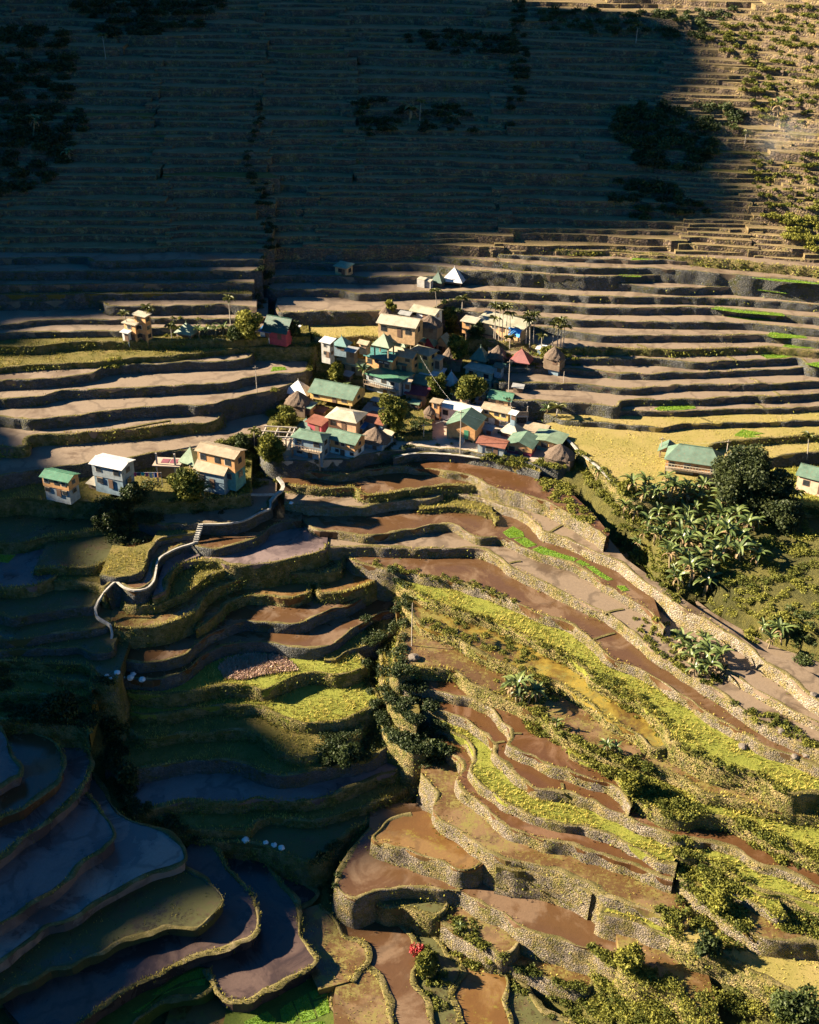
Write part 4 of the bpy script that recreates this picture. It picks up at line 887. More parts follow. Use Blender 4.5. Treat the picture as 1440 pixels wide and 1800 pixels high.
def copy_thing(o):
    c = o.copy(); COL.objects.link(c)
    for ch in o.children:
        d = ch.copy(); COL.objects.link(d); d.parent = c
        for g in ch.children:
            e = g.copy(); COL.objects.link(e); e.parent = d
    return c
def mat_tin(name, c, rust=.5, vert=True):
    """corrugated sheet: ridges, faded and rusty patches"""
    t = NT(name); co = t.coord((1, 1, 1))
    w = t.n('ShaderNodeTexWave', wave_type='BANDS', bands_direction='X'); w.inputs['Scale'].default_value = 2.2; w.inputs['Distortion'].default_value = 0; t.l(co, w.inputs['Vector'])
    f = t.noise(.55, 5, .7); g = t.noise(3, 4, .7)
    lo = tuple(x * .72 for x in c); hi = tuple(min(.9, x * 1.25 + .02) for x in c)
    col = t.ramp(f, [(.3, lo), (.7, hi)])
    col = t.mix(t.ramp(g, [(.56, 0), (.70, rust)]), col, (.20, .10, .05))
    return t.out(col, .55, t.bump(w.outputs['Fac'], .5, .05), .3)
RC = dict(green=(.13, .225, .16), dkgreen=(.025, .10, .07), pale=(.52, .47, .36), cream=(.46, .44, .32), tan=(.42, .34, .23), white=(.78, .78, .77), grey=(.33, .34, .33), red=(.30, .06, .06), redbrown=(.28, .10, .06),
          teal=(.05, .22, .22), blue=(.05, .22, .50), palegreen=(.23, .33, .22), bright=(.07, .23, .14), maroon=(.20, .03, .06))
RM = {k: mat_tin('roof_sheet_' + k, tuple(x * .68 for x in v)) for k, v in RC.items()}
WC = dict(orange=(.50, .27, .11), tan=(.47, .31, .16), peach=(.52, .33, .20), white=(.62, .62, .60), grey=(.24, .28, .30), bluegrey=(.16, .23, .28), red=(.28, .05, .07), wood=(.17, .12, .08), cream=(.50, .45, .33), concrete=(.34, .33, .31), yellow=(.55, .36, .12), teal=(.08, .25, .24), pink=(.55, .38, .27))
WM = {k: plain('wall_' + k, v, .85, .30, 1.3) for k, v in WC.items()}
def mat_thatch():
    t = NT('thatch'); co = t.coord((2.2, 2.2, .5)); f = t.noise(2.5, 6, .8, co)
    return t.out(t.ramp(f, [(.3, (.06, .045, .035)), (.55, (.14, .105, .08)), (.75, (.24, .185, .14))]), .95, t.bump(f, 1, .15), .1)
THATCH = mat_thatch()
GLASS = plain('window_glass', (.03, .035, .04), .25, .3, 2); WOOD = plain('timber', (.26, .20, .14), .9, .3, 3); TRIM = plain('trim_paint', (.55, .52, .45), .8, .1)
DOORG = plain('green_paint', (.05, .22, .12), .7, .15); DOORW = plain('brown_paint', (.12, .07, .045), .8, .2)

def roof_mesh(kind, w, d, z0, rise, ov=.35):
    """roof over a w x d body whose front is at y = 0"""
    b = MB(); x0, x1, y0, y1 = -w / 2 - ov, w / 2 + ov, -ov, d + ov; ym = (y0 + y1) / 2; zt = z0 + rise
    if kind == 'gx':      # ridge along the front
        b.poly([(x0, y0, z0), (x1, y0, z0), (x1, ym, zt), (x0, ym, zt)]); b.poly([(x0, ym + .01, zt), (x1, ym + .01, zt), (x1, y1, z0), (x0, y1, z0)])
    elif kind == 'gy':    # gable end to the front
        b.poly([(x0, y0, z0), (0, y0, zt), (0, y1, zt), (x0, y1, z0)][::-1]); b.poly([(.01, y0, zt), (x1, y0, z0), (x1, y1, z0), (.01, y1, zt)][::-1])
    elif kind == 'hip':
        k = min(w, d) * .45; a, c = (x0 + k, ym, zt), (x1 - k, ym, zt)
        b.poly([(x0, y0, z0), (x1, y0, z0), c, a]); b.poly([(x1, y1, z0), (x0, y1, z0), a, c]); b.poly([(x1, y0, z0), (x1, y1, z0), c]); b.poly([(x0, y1, z0), (x0, y0, z0), a])
    elif kind == 'pyr':
        a = (0, ym, zt)
        for p, q in (((x0, y0), (x1, y0)), ((x1, y0), (x1, y1)), ((x1, y1), (x0, y1)), ((x0, y1), (x0, y0))): b.poly([(p[0], p[1], z0), (q[0], q[1], z0), a])
        b.tube((0, ym, zt - .1), (0, ym, zt + .35), .09, .03)
    elif kind == 'shed':  # falls to the front
        b.poly([(x0, y0, z0), (x1, y0, z0), (x1, y1, zt), (x0, y1, zt)])
    elif kind == 'flat':
        b.poly([(x0, y0, z0 + .1), (x1, y0, z0 + .1), (x1, y1, z0 + .1 + rise * .2), (x0, y1, z0 + .1 + rise * .2)], .14)
    elif kind == 'cone':  # shaggy thatched cone
        K = 20; rings = [(0, 1.0), (.28, .83), (.6, .50), (.88, .19), (1.0, .03)]; n0 = len(b.V)
        for hf, rf in rings:
            for i in range(K):
                t = 2 * math.pi * i / K; q = 1 + .05 * math.sin(i * 2.7 + hf * 9) + .03 * math.sin(i * 5.1)
                sq = 1.0 / max(abs(math.cos(t)), abs(math.sin(t))) ** .45
                b.V.append((math.cos(t) * rf * q * sq * (x1 - x0) / 2, ym + math.sin(t) * rf * q * sq * (y1 - y0) / 2, z0 + rise * hf - (.12 * (i % 2) if hf == 0 else 0)))
        for r in range(len(rings) - 1):
            for i in range(K): b.F.append([n0 + r * K + i, n0 + r * K + (i + 1) % K, n0 + (r + 1) * K + (i + 1) % K, n0 + (r + 1) * K + i])
        b.F.append([n0 + (len(rings) - 1) * K + i for i in range(K)]); b.F.append([n0 + K - 1 - i for i in range(K)])
    return b
BAS = []
def house(name, uL, uR, vt, ve, vb, kind, rc, wc, label, cat='house', rot=0, dr=.75, storeys=1, win=2, door=True, stilt=0.0, ov=.35, z=None, low=None, extra=None, group=None, wmat=None, found=1.2):
    """uL..uR, vt (ridge), ve (front eave), vb (ground line) are photo measures; they give the real size at the real place"""
    uc = (uL + uR) / 2
    if z is None: g = pick(uc, vb); z = float(g[2]); 
    p = unp(uc, vb, z); s = pxm(uc, vb, z); th = math.radians(PITCH) - math.atan((900 - vb) / F)
    w = (uR - uL) / s - 2 * ov; cr_ = abs(math.cos(rot)) + abs(math.sin(rot)) * dr; w = max(.9, w / cr_ * 1.17); d = w * dr
    h = max(1.0, (vb - ve) / (s * math.cos(th)) - ov * math.tan(th) * .6)
    ext = (d + 2 * ov) * (.5 if kind in ('gx', 'hip', 'pyr', 'cone') else 1.0)
    rise = ((ve - vt) / s - ext * math.sin(th)) / math.cos(th)
    if kind == 'gy': rise = (ve - vt) / (s * math.cos(th)) - (d + 2 * ov) * math.tan(th) * .8
    rise = max(.35 if kind not in ('pyr', 'cone') else 1.0, rise)
    if kind == 'flat': rise = .6
    if rot == 0: rot = -.36 - .24 * ((uL * 7 + ve * 3) % 10) / 10
    o = empty(name, (p[0], p[1], z), rot, label, cat, group)
    wm = wmat or WM[wc]; wmb = MB()
    hb = stilt
    if low:  # lower storey in another finish
        hl = h * .45; wmb.box(-w / 2, w / 2, 0, d, hl + .003, h)
        lb = MB().box(-w / 2 + .12, w / 2 - .12, .12, d - .1, -found, hl).build('lower_storey', WM[low], o)
    else:
        wmb.box(-w / 2, w / 2, 0, d, hb if stilt else -found, h)
    if kind == 'gx': wmb.poly([(-w / 2 + .05, 0, h), (-w / 2 + .05, d, h), (-w / 2 + .05, d / 2, h + rise * .93)], .01); 
    if kind in ('gx',):
        for sx in (-1, 1):
            n = len(wmb.V); wmb.V += [(sx * w / 2, .02, h), (sx * w / 2, d - .02, h), (sx * w / 2, d / 2, h + rise * .9), (sx * (w / 2 - .1), .02, h), (sx * (w / 2 - .1), d - .02, h), (sx * (w / 2 - .1), d / 2, h + rise * .9)]
            wmb.F += [[n, n + 1, n + 2], [n + 5, n + 4, n + 3], [n, n + 2, n + 5, n + 3], [n + 1, n + 4, n + 5, n + 2]]
    if kind == 'gy':
        n = len(wmb.V); wmb.V += [(-w / 2 + .02, 0, h), (w / 2 - .02, 0, h), (0, 0, h + rise * .93), (-w / 2 + .02, .1, h), (w / 2 - .02, .1, h), (0, .1, h + rise * .93)]
        wmb.F += [[n, n + 1, n + 2], [n + 5, n + 4, n + 3], [n, n + 2, n + 5, n + 3], [n + 1, n + 4, n + 5, n + 2]]
    wmb.build('wall', wm, o)
    if stilt:
        for sx in (-.9, .9):
            for yy in (.12, d - .12): MB().box(sx * w / 2 - .11, sx * w / 2 + .11, yy - .11, yy + .11, -found, hb - .003).build('post', WOOD, o)
    rm = THATCH if rc == 'thatch' else RM[rc]
    ro = roof_mesh(kind, w, d, h + .02, rise, ov).build('roof', rm, o)
    if kind in ('gx', 'hip') and rc != 'thatch' and w > 3:
        kx = w / 2 + ov - (min(w, d) * .45 if kind == 'hip' else 0)
        MB().box(-kx, kx, d / 2 - .09, d / 2 + .09, h + rise - .02, h + rise + .09).build('ridge_cap', RM[rc], ro)
    # windows along the front and on the sides, one row per storey
    zs0 = hb if stilt else 0
    hs = (h - zs0) / storeys
    if win:
        for st in range(storeys):
            zc = zs0 + hs * (st + .58); wh = min(.95, hs * .42); ww = min(1.0, w / (win + 1) * .62)
            for k in range(win):
                xc = -w / 2 + w * (k + .5 + (.12 if k % 2 else -.06)) / win
                if door and st == 0 and k == win // 2 and win > 1: continue
                f = MB().box(xc - ww / 2 - .09, xc + ww / 2 + .09, -.05, .06, zc - wh / 2 - .09, zc + wh / 2 + .09).build('window', TRIM if (k + st) % 2 else WOOD, o)
                MB().box(xc - ww / 2, xc + ww / 2, -.075, -.03, zc - wh / 2, zc + wh / 2).build('pane', GLASS, f)
            for sx in (-1, 1):
                f = MB().box(sx * w / 2 - .05, sx * w / 2 + .05, d * .5 - ww / 2 - .08, d * .5 + ww / 2 + .08, zc - wh / 2 - .08, zc + wh / 2 + .08).build('window', WOOD, o)
                MB().box(sx * (w / 2 + .062) - .012, sx * (w / 2 + .062) + .012, d * .5 - ww / 2, d * .5 + ww / 2, zc - wh / 2, zc + wh / 2).build('pane', GLASS, f)
    if door:
        dw, dh = .85, min(1.9, hs * .8); xc = w * .08 if win > 1 else w * .2
        dm = DOORG if door == 'green' else DOORW
        MB().box(xc - dw / 2, xc + dw / 2, -.06, .05, zs0 + .05, zs0 + dh).build('door', dm, o)
    if extra: extra(o, w, d, h, rise)
    BAS.append((uc, vb)); return o
def balcony(o, w, d, h, rise, zb=None, out=1.0, col='wood'):
    zb = h * .48 if zb is None else zb
    b = MB().box(-w / 2, w / 2, -out, -.003, zb - .12, zb).build('balcony', WOOD, o)
    r = MB(); r.box(-w / 2, w / 2, -out, -out + .06, zb + .75, zb + .85)
    for k in range(int(w / .5) + 1): r.box(-w / 2 + k * .5, -w / 2 + k * .5 + .07, -out + .002, -out + .058, zb, zb + .75)
    r.build('railing', WM.get(col, WOOD), b)
    for sx in (-1, 1): MB().box(sx * (w / 2 - .1) - .08, sx * (w / 2 - .1) + .08, -out + .02, -out + .18, -1.6, zb - .123).build('post', WOOD, o)
def steps(o, w, d, h, rise):
    b = MB()
    for k in range(4): b.box(-.1, .9, -.3 * (k + 1), -.3 * k - .002, -.5, .75 - .2 * k)
    b.build('steps', M['concrete'], o)
def tarp(o, w, d, h, rise):
    b = MB(); b.poly([(w * .25, -.5, h + .3), (w * .52, -.5, h + .2), (w * .52, -1.3, .2), (w * .27, -1.1, .15)], .03); b.build('tarpaulin', plain('blue_tarp', (.02, .25, .62), .5, .15, 2), o)
def sign(o, w, d, h, rise):
    b = MB().box(-w * .02, w * .42, -.12, -.055, h * .62, h * .88).build('sign', plain('dark_sign', (.03, .03, .06), .6, .1), o)
    c = MB()
    for k in range(7):
        if k != 3: c.box(w * (.02 + .055 * k), w * (.02 + .055 * k) + .2, -.135, -.123, h * .70, h * .80)
    c.build('lettering', TRIM, b)
    MB().tube((-w * .08, -.14, h * .72), (-w * .08, -.05, h * .72), .42, .42, 14).build('round_sign', plain('dark_sign2', (.02, .02, .04), .6, .1), o)

house_list = [
 # top of the village
 ('hut', 586, 613, 463, 469, 484, 'shed', 'palegreen', 'tan', 'small square orange hut with a grey sheet roof alone on a terrace', dict(win=1)),
 ('pyramid_hut', 777, 812, 471, 497, 503, 'pyr', 'white', 'wood', 'tall bright white pyramid roofed hut alone above the village', dict(win=0, stilt=.5)),
 ('pyramid_hut', 757, 778, 480, 499, 504, 'pyr', 'dkgreen', 'wood', 'small dark green pyramid hut touching the white pyramid hut', dict(win=0)),
 ('shed', 733, 746, 490, 492, 505, 'flat', 'pale', 'concrete', 'pale roofless concrete block left of the small green pyramid hut', dict(win=0, door=False, ov=.02)),
 ('shed', 746, 757, 493, 495, 506, 'flat', 'pale', 'concrete', 'low pale concrete block touching the small green pyramid hut', dict(win=0, door=False, ov=.02)),
 ('house', 720, 766, 537, 549, 561, 'gx', 'cream', 'white', 'white house with blue windows under a cream roof, highest in the village', dict(win=3, dr=.6)),
 ('thatched_hut', 664, 686, 541, 556, 562, 'cone', 'thatch', 'wood', 'thatched hut half hidden behind the wide pale roof', dict(win=0)),
 ('house', 664, 730, 554, 571, 592, 'gx', 'pale', 'tan', 'wide orange house with a pale roof and an open porch at its right', dict(win=3, dr=.55, storeys=1)),
 ('thatched_hut', 731, 770, 555, 578, 584, 'cone', 'thatch', 'wood', 'large brown thatched roof behind the striped green gable roofs', dict(win=0)),
 ('longhouse', 835, 918, 551, 571, 582, 'shed', 'cream', 'tan', 'long low house with a cream roof and a blue tarpaulin at its end', dict(win=4, dr=.42, extra=tarp)),
 ('house', 810, 837, 556, 565, 577, 'shed', 'pale', 'orange', 'small orange annexe left of the long cream roofed house', dict(win=1)),
 ('house', 562, 584, 590, 601, 628, 'shed', 'white', 'concrete', 'tall pale concrete house at the left corner of the village', dict(win=1, storeys=2)),
 ('pyramid_hut', 584, 611, 590, 608, 616, 'pyr', 'teal', 'bluegrey', 'teal pyramid roofed house right of the tall pale concrete house', dict(win=1)),
 ('pyramid_hut', 654, 686, 585, 609, 617, 'pyr', 'palegreen', 'wood', 'left one of the two pale green pyramid roofs', dict(win=0, stilt=.5)),
 ('pyramid_hut', 684, 715, 583, 607, 615, 'pyr', 'palegreen', 'wood', 'right one of the two pale green pyramid roofs', dict(win=0, stilt=.5)),
 ('house', 741, 764, 584, 606, 624, 'gy', 'green', 'red', 'left gable of the striped green and white roofs with a red front', dict(win=1, low='bluegrey', dr=.8)),
 ('house', 763, 788, 583, 605, 622, 'gy', 'palegreen', 'tan', 'right gable of the striped green and white roofs', dict(win=1, low='bluegrey', dr=.8)),
 ('house', 723, 749, 590, 598, 608, 'hip', 'palegreen', 'peach', 'little cream hip roof left of the striped gables', dict(win=1)),
 ('house', 640, 692, 613, 629, 650, 'gx', 'teal', 'orange', 'orange guest house with a turquoise roof and a dark sign', dict(win=3, extra=sign, dr=.7)),
 ('house', 680, 727, 610, 625, 650, 'gx', 'cream', 'orange', 'orange two storey house with a flat cream roof beside the turquoise roof', dict(win=2, storeys=2, dr=.6)),
 ('house', 717, 757, 608, 620, 648, 'hip', 'cream', 'yellow', 'yellow house with a cream hip roof and a green shutter', dict(win=2, storeys=2, door='green', dr=.7)),
 ('hut', 755, 776, 626, 630, 648, 'flat', 'pale', 'peach', 'narrow peach shed right of the yellow house', dict(win=0)),
 ('thatched_hut', 774, 798, 610, 633, 640, 'cone', 'thatch', 'wood', 'narrow grey thatched hut left of the pale green pyramid', dict(win=0)),
 ('pyramid_hut', 826, 855, 608, 634, 641, 'pyr', 'green', 'wood', 'green pyramid roofed hut left of the thatched hut in the upper row', dict(win=0, stilt=.5)),
 ('thatched_hut', 856, 887, 606, 630, 638, 'cone', 'thatch', 'wood', 'grey thatched hut between the green and the red pyramid roofs', dict(win=0, stilt=.5)),
 ('pyramid_hut', 896, 930, 611, 636, 645, 'pyr', 'red', 'wood', 'hut with a steep red pyramid roof', dict(win=0, stilt=.6)),
 ('shed', 942, 961, 609, 613, 624, 'shed', 'white', 'bluegrey', 'shed with a white roof left of the rightmost thatched cone', dict(win=0)),
 ('thatched_hut', 953, 986, 608, 632, 640, 'cone', 'thatch', 'wood', 'dark thatched hut at the right end of the village row', dict(win=0)),
 ('shed', 955, 984, 632, 638, 649, 'shed', 'pale', 'bluegrey', 'low blue grey shed under the rightmost thatched cone', dict(win=1)),
 # middle
 ('house', 588, 647, 631, 640, 658, 'gx', 'green', 'tan', 'low tan house with a long dull green roof above the bushes', dict(win=2, dr=.45)),
 ('house', 640, 705, 647, 663, 692, 'hip', 'bright', 'grey', 'grey two storey house with a deep green hip roof', dict(win=3, storeys=2, extra=lambda o, w, d, h, r: balcony(o, w, d, h, r), dr=.65)),
 ('house', 720, 779, 659, 676, 690, 'gx', 'green', 'tan', 'house with a dull green roof half hidden by the mango tree', dict(win=1, dr=.6, rot=-.5)),
 ('house', 738, 775, 648, 658, 668, 'shed', 'white', 'concrete', 'white sheet roof behind the dull green roof in mid village', dict(win=0)),
 ('tent_hut', 778, 802, 652, 679, 686, 'pyr', 'white', 'wood', 'narrow white pointed roof leaning over the bushes in mid village', dict(win=0)),
 ('shed', 712, 748, 683, 692, 702, 'shed', 'maroon', 'wood', 'maroon roofed shed right of the mango tree', dict(win=0)),
 ('house', 815, 865, 638, 651, 682, 'flat', 'pale', 'cream', 'cream house with a flat pale roof and arched porch', dict(win=2, storeys=2, dr=.45)),
 ('hut', 811, 838, 661, 677, 688, 'gx', 'red', 'orange', 'small hut with a red gabled roof above the round bushes', dict(win=0, dr=.7)),
 ('house', 854, 893, 661, 671, 688, 'gx', 'green', 'orange', 'orange house with a plain green roof below the thatched row', dict(win=2, dr=.5)),
 ('house', 857, 898, 686, 701, 716, 'gx', 'bright', 'tan', 'tan house with a bent bright green roof', dict(win=2, dr=.6)),
 ('house', 846, 894, 709, 721, 748, 'gx', 'tan', 'yellow', 'yellow two storey house with a tan roof over a white ground floor', dict(win=3, storeys=2, low='white', dr=.5)),
 ('house', 772, 841, 708, 720, 742, 'gx', 'white', 'white', 'white house with a long white roof behind the big gabled hall', dict(win=3, dr=.4)),
 ('house', 756, 775, 703, 707, 738, 'flat', 'tan', 'orange', 'narrow orange tower house left of the big gabled hall', dict(win=1, storeys=2, dr=.7)),
 ('house', 538, 627, 670, 695, 718, 'gx', 'green', 'yellow', 'big yellow house with a broad green gable roof on the left of the village', dict(win=3, stilt=1.3, dr=.62, rot=-.42)),
 ('tent_hut', 499, 541, 670, 696, 701, 'pyr', 'white', 'wood', 'white pointed roof at the left end of the village', dict(win=0, dr=.6)),
 ('thatched_hut', 497, 538, 687, 714, 721, 'cone', 'thatch', 'wood', 'brown thatched hut in front of the white pointed roof', dict(win=0)),
 ('hut', 525, 550, 705, 714, 733, 'shed', 'palegreen', 'orange', 'small orange hut on stilts with a grey green roof', dict(win=0, stilt=.6)),
 ('house', 573, 628, 718, 737, 757, 'hip', 'pale', 'peach', 'house with a wide cream hip roof below the big yellow house', dict(win=2, dr=.75)),
 ('shed', 537, 569, 733, 743, 757, 'shed', 'redbrown', 'red', 'shed with a rusty red roof left of the cream hip roof', dict(win=0)),
 ('shed', 637, 672, 717, 724, 732, 'shed', 'grey', 'bluegrey', 'blue grey lean to shed above the striped red roof', dict(win=1)),
 ('shed', 635, 676, 731, 741, 752, 'shed', 'redbrown', 'bluegrey', 'shed with a red patched roof at the foot of the mango tree', dict(win=0)),
 ('shed', 619, 642, 745, 750, 764, 'shed', 'blue', 'bluegrey', 'small blue shed between the cream hip roof and the dark dome', dict(win=0)),
 ('pyramid_hut', 519, 550, 735, 757, 763, 'pyr', 'dkgreen', 'wood', 'steep dark green pyramid behind the pale green front roof', dict(win=0)),
 ('house', 514, 569, 756, 771, 805, 'hip', 'green', 'bluegrey', 'blue grey two storey house with a pale green hip roof in the front row', dict(win=2, storeys=2, extra=lambda o, w, d, h, r: balcony(o, w, d, h, r), dr=.55)),
 ('house', 569, 627, 755, 774, 800, 'gx', 'green', 'orange', 'orange front row house with a green roof and white ground floor', dict(win=4, storeys=2, low='white', dr=.6)),
 ('thatched_hut', 626, 675, 751, 782, 788, 'cone', 'thatch', 'bluegrey', 'squat dark domed hut with a brown patch in the front row', dict(win=0)),
 ('hut', 669, 689, 757, 764, 776, 'shed', 'pale', 'grey', 'tiny grey hut at the left edge of the village square', dict(win=0)),
 ('hall', 777, 842, 716, 750, 775, 'gy', 'green', 'orange', 'big orange gabled hall with a green door facing the village square', dict(win=0, door='green', stilt=.5, dr=1.0, extra=steps, rot=-.38)),
 ('pyramid_hut', 878, 912, 741, 764, 770, 'pyr', 'cream', 'wood', 'cream and green pyramid roof behind the red skirted house', dict(win=0)),
 ('house', 883, 941, 757, 783, 800, 'gy', 'green', 'orange', 'orange house with a green gable roof and a dark red skirt', dict(win=2, low='red', dr=.9, rot=-.4)),
 ('shed', 838, 886, 769, 782, 799, 'gx', 'redbrown', 'grey', 'grey shed with a rusty red gable roof left of the red skirted house', dict(win=1, dr=.6)),
 ('shed', 918, 956, 749, 762, 768, 'shed', 'tan', 'wood', 'low shed with a rust striped roof above the cream and green gable', dict(win=0)),
 ('house', 934, 984, 758, 775, 793, 'gy', 'palegreen', 'yellow', 'small yellow house with a faded green gable at the right of the front row', dict(win=1, dr=.8, low='teal')),
 ('thatched_hut', 955, 1002, 779, 809, 817, 'cone', 'thatch', 'wood', 'thatched hut with a round dormer window at the front right corner', dict(win=0)),
 ('shed', 600, 618, 655, 659, 668, 'shed', 'grey', 'wood', 'tiny grey shed under the long dull green roof', dict(win=0)),
 ('shed', 706, 722, 668, 673, 684, 'shed', 'tan', 'grey', 'small tan roofed lean to right of the deep green hip roof', dict(win=0)),
 ('hut', 652, 672, 697, 704, 714, 'gx', 'grey', 'wood', 'small grey hut right of the big yellow house', dict(win=1)),
 ('hut', 806, 826, 694, 700, 710, 'shed', 'tan', 'peach', 'peach hut behind the white roofed long house', dict(win=1)),
 ('shed', 894, 908, 722, 727, 738, 'shed', 'white', 'bluegrey', 'white roofed shed right of the yellow two storey house', dict(win=0)),
 ('shed', 846, 866, 750, 754, 764, 'shed', 'grey', 'bluegrey', 'dark grey shed at the back right of the big gabled hall', dict(win=0)),
 ('shed', 940, 962, 733, 739, 748, 'shed', 'white', 'red', 'white and red shed near the corner of the golden field', dict(win=0)),
 ('shed', 552, 572, 716, 722, 733, 'shed', 'redbrown', 'wood', 'rusty lean to under the front wall of the big yellow house', dict(win=0)),
 ('shed', 700, 716, 636, 640, 652, 'shed', 'green', 'tan', 'small green roofed lean to under the cream roofed guest houses', dict(win=0)),
 ('hut', 793, 812, 626, 633, 643, 'gx', 'redbrown', 'wood', 'brown hut left of the green pyramid roof', dict(win=0)),
 ('shed', 866, 884, 640, 645, 654, 'shed', 'dkgreen', 'bluegrey', 'dark green shed under the grey thatched hut of the upper row', dict(win=0)),
 ('hut', 700, 722, 545, 552, 562, 'gx', 'grey', 'wood', 'grey roofed hut just left of the highest white house', dict(win=0)),
 ('hut', 628, 648, 596, 604, 613, 'gx', 'tan', 'peach', 'small tan roofed hut left of the pale green pyramids', dict(win=1)),
 ('shed', 606, 626, 612, 617, 628, 'shed', 'grey', 'wood', 'grey lean to below the teal pyramid roof', dict(win=0)),
 ('hut', 648, 668, 624, 632, 640, 'gx', 'redbrown', 'tan', 'hut with a rusty roof at the foot of the turquoise roof', dict(win=0)),
 ('hut', 716, 738, 700, 708, 718, 'gx', 'green', 'peach', 'small peach hut with a green roof above the square', dict(win=1)),
 ('thatched_hut', 742, 762, 712, 728, 736, 'cone', 'thatch', 'wood', 'small thatched hut at the back of the square', dict(win=0)),
 ('pyramid_hut', 792, 814, 678, 694, 702, 'pyr', 'palegreen', 'wood', 'little pale green pyramid hut above the white roofed long house', dict(win=0)),
 ('shed', 832, 852, 688, 694, 704, 'shed', 'tan', 'grey', 'tan lean to right of the round bushes', dict(win=0)),
 ('hut', 900, 920, 672, 680, 690, 'gx', 'grey', 'wood', 'grey hut at the edge of the paddies right of the plain green roof', dict(win=0)),
 ('hut', 648, 668, 768, 776, 788, 'shed', 'tan', 'grey', 'grey box hut right of the squat dark dome', dict(win=0)),
 ('shed', 560, 578, 690, 696, 706, 'shed', 'white', 'wood', 'white topped stall beside the white pointed roof', dict(win=0)),
 ('pyramid_hut', 700, 722, 566, 582, 590, 'pyr', 'grey', 'wood', 'grey pyramid hut under the wide pale roof', dict(win=0)),
 # lower left row
 ('house', 74, 128, 826, 841, 872, 'gx', 'bright', 'orange', 'orange house with a bright green roof on grey stilts, leftmost of all', dict(win=3, storeys=2, low='grey', stilt=0, dr=.55, z=.9)),
 ('house', 162, 222, 804, 819, 858, 'gx', 'white', 'grey', 'grey two storey house with a shiny white roof', dict(win=2, storeys=2, low='bluegrey', dr=.6, z=.6)),
 ('shed', 152, 177, 842, 850, 860, 'shed', 'pale', 'wood', 'open shed with a pale flat roof left of the grey two storey house', dict(win=0, door=False)),
 ('pyramid_hut', 314, 347, 782, 813, 824, 'pyr', 'palegreen', 'wood', 'pale green pyramid hut in the lower left row', dict(win=0, stilt=.8, z=.8)),
 ('house', 347, 419, 782, 798, 846, 'gx', 'tan', 'orange', 'tall orange house with a tan roof and green shutters', dict(win=3, storeys=2, low='teal', dr=.45, door='green', z=.2)),
 ('house', 342, 398, 806, 829, 858, 'gx', 'tan', 'bluegrey', 'lower house with a thick tan roof in front of the tall orange house', dict(win=2, storeys=1, low='bluegrey', dr=.7, z=-.6)),
 ('shed', 329, 353, 831, 842, 850, 'shed', 'pale', 'wood', 'little lean to with a pale roof at the left of the thick tan roof', dict(win=0)),
 # upper left row
 ('house', 236, 264, 545, 555, 598, 'flat', 'pale', 'orange', 'orange three storey house between two palms, upper left', dict(win=1, storeys=3, dr=.5)),
 ('house', 217, 245, 560, 569, 598, 'flat', 'pale', 'orange', 'lower wing of the upper left three storey house', dict(win=1, storeys=2, dr=.5)),
 ('hut', 213, 230, 577, 584, 600, 'flat', 'white', 'white', 'tiny white hut at the left foot of the three storey house', dict(win=0)),
 ('pyramid_hut', 307, 339, 567, 588, 595, 'pyr', 'palegreen', 'wood', 'pale green pyramid hut beside the banana plants, upper left', dict(win=0, stilt=.4)),
 ('house', 462, 506, 555, 583, 596, 'gx', 'dkgreen', 'red', 'shaded house with a huge dark green roof, upper left of the village', dict(win=0, dr=.8)),
 ('shed', 455, 478, 578, 582, 593, 'shed', 'blue', 'white', 'blue and white stall in front of the huge dark green roof', dict(win=0)),
 ('shed', 510, 526, 573, 577, 588, 'shed', 'white', 'grey', 'pale little shed right of the huge dark green roof', dict(win=0)),
 # right
 ('house', 1168, 1262, 781, 812, 836, 'hip', 'green', 'orange', 'orange house with a long faded green hip roof above the banana plants', dict(win=4, low='cream', dr=.5, rot=-.32, z=1.1, extra=lambda o, w, d, h, r: balcony(o, w, d, h, r, 1.2, .8, 'cream'))),
 ('pavilion', 1154, 1188, 772, 793, 806, 'gy', 'green', 'wood', 'open green gabled porch at the left end of the faded hip roof', dict(win=0, door=False, stilt=1.3, dr=1.0, rot=-.32, z=1.2)),
 ('house', 1400, 1470, 820, 843, 868, 'gx', 'green', 'pink', 'pink walled house with a faded green roof cut by the right edge', dict(win=2, dr=.6, z=-.3)),
]
for nm, uL, uR, vt, ve, vb, kd, rc, wc, lb, kw in house_list:
    house(nm, uL, uR, vt, ve, vb, kd, rc, wc, lb, cat=nm.replace('_', ' '), **kw)
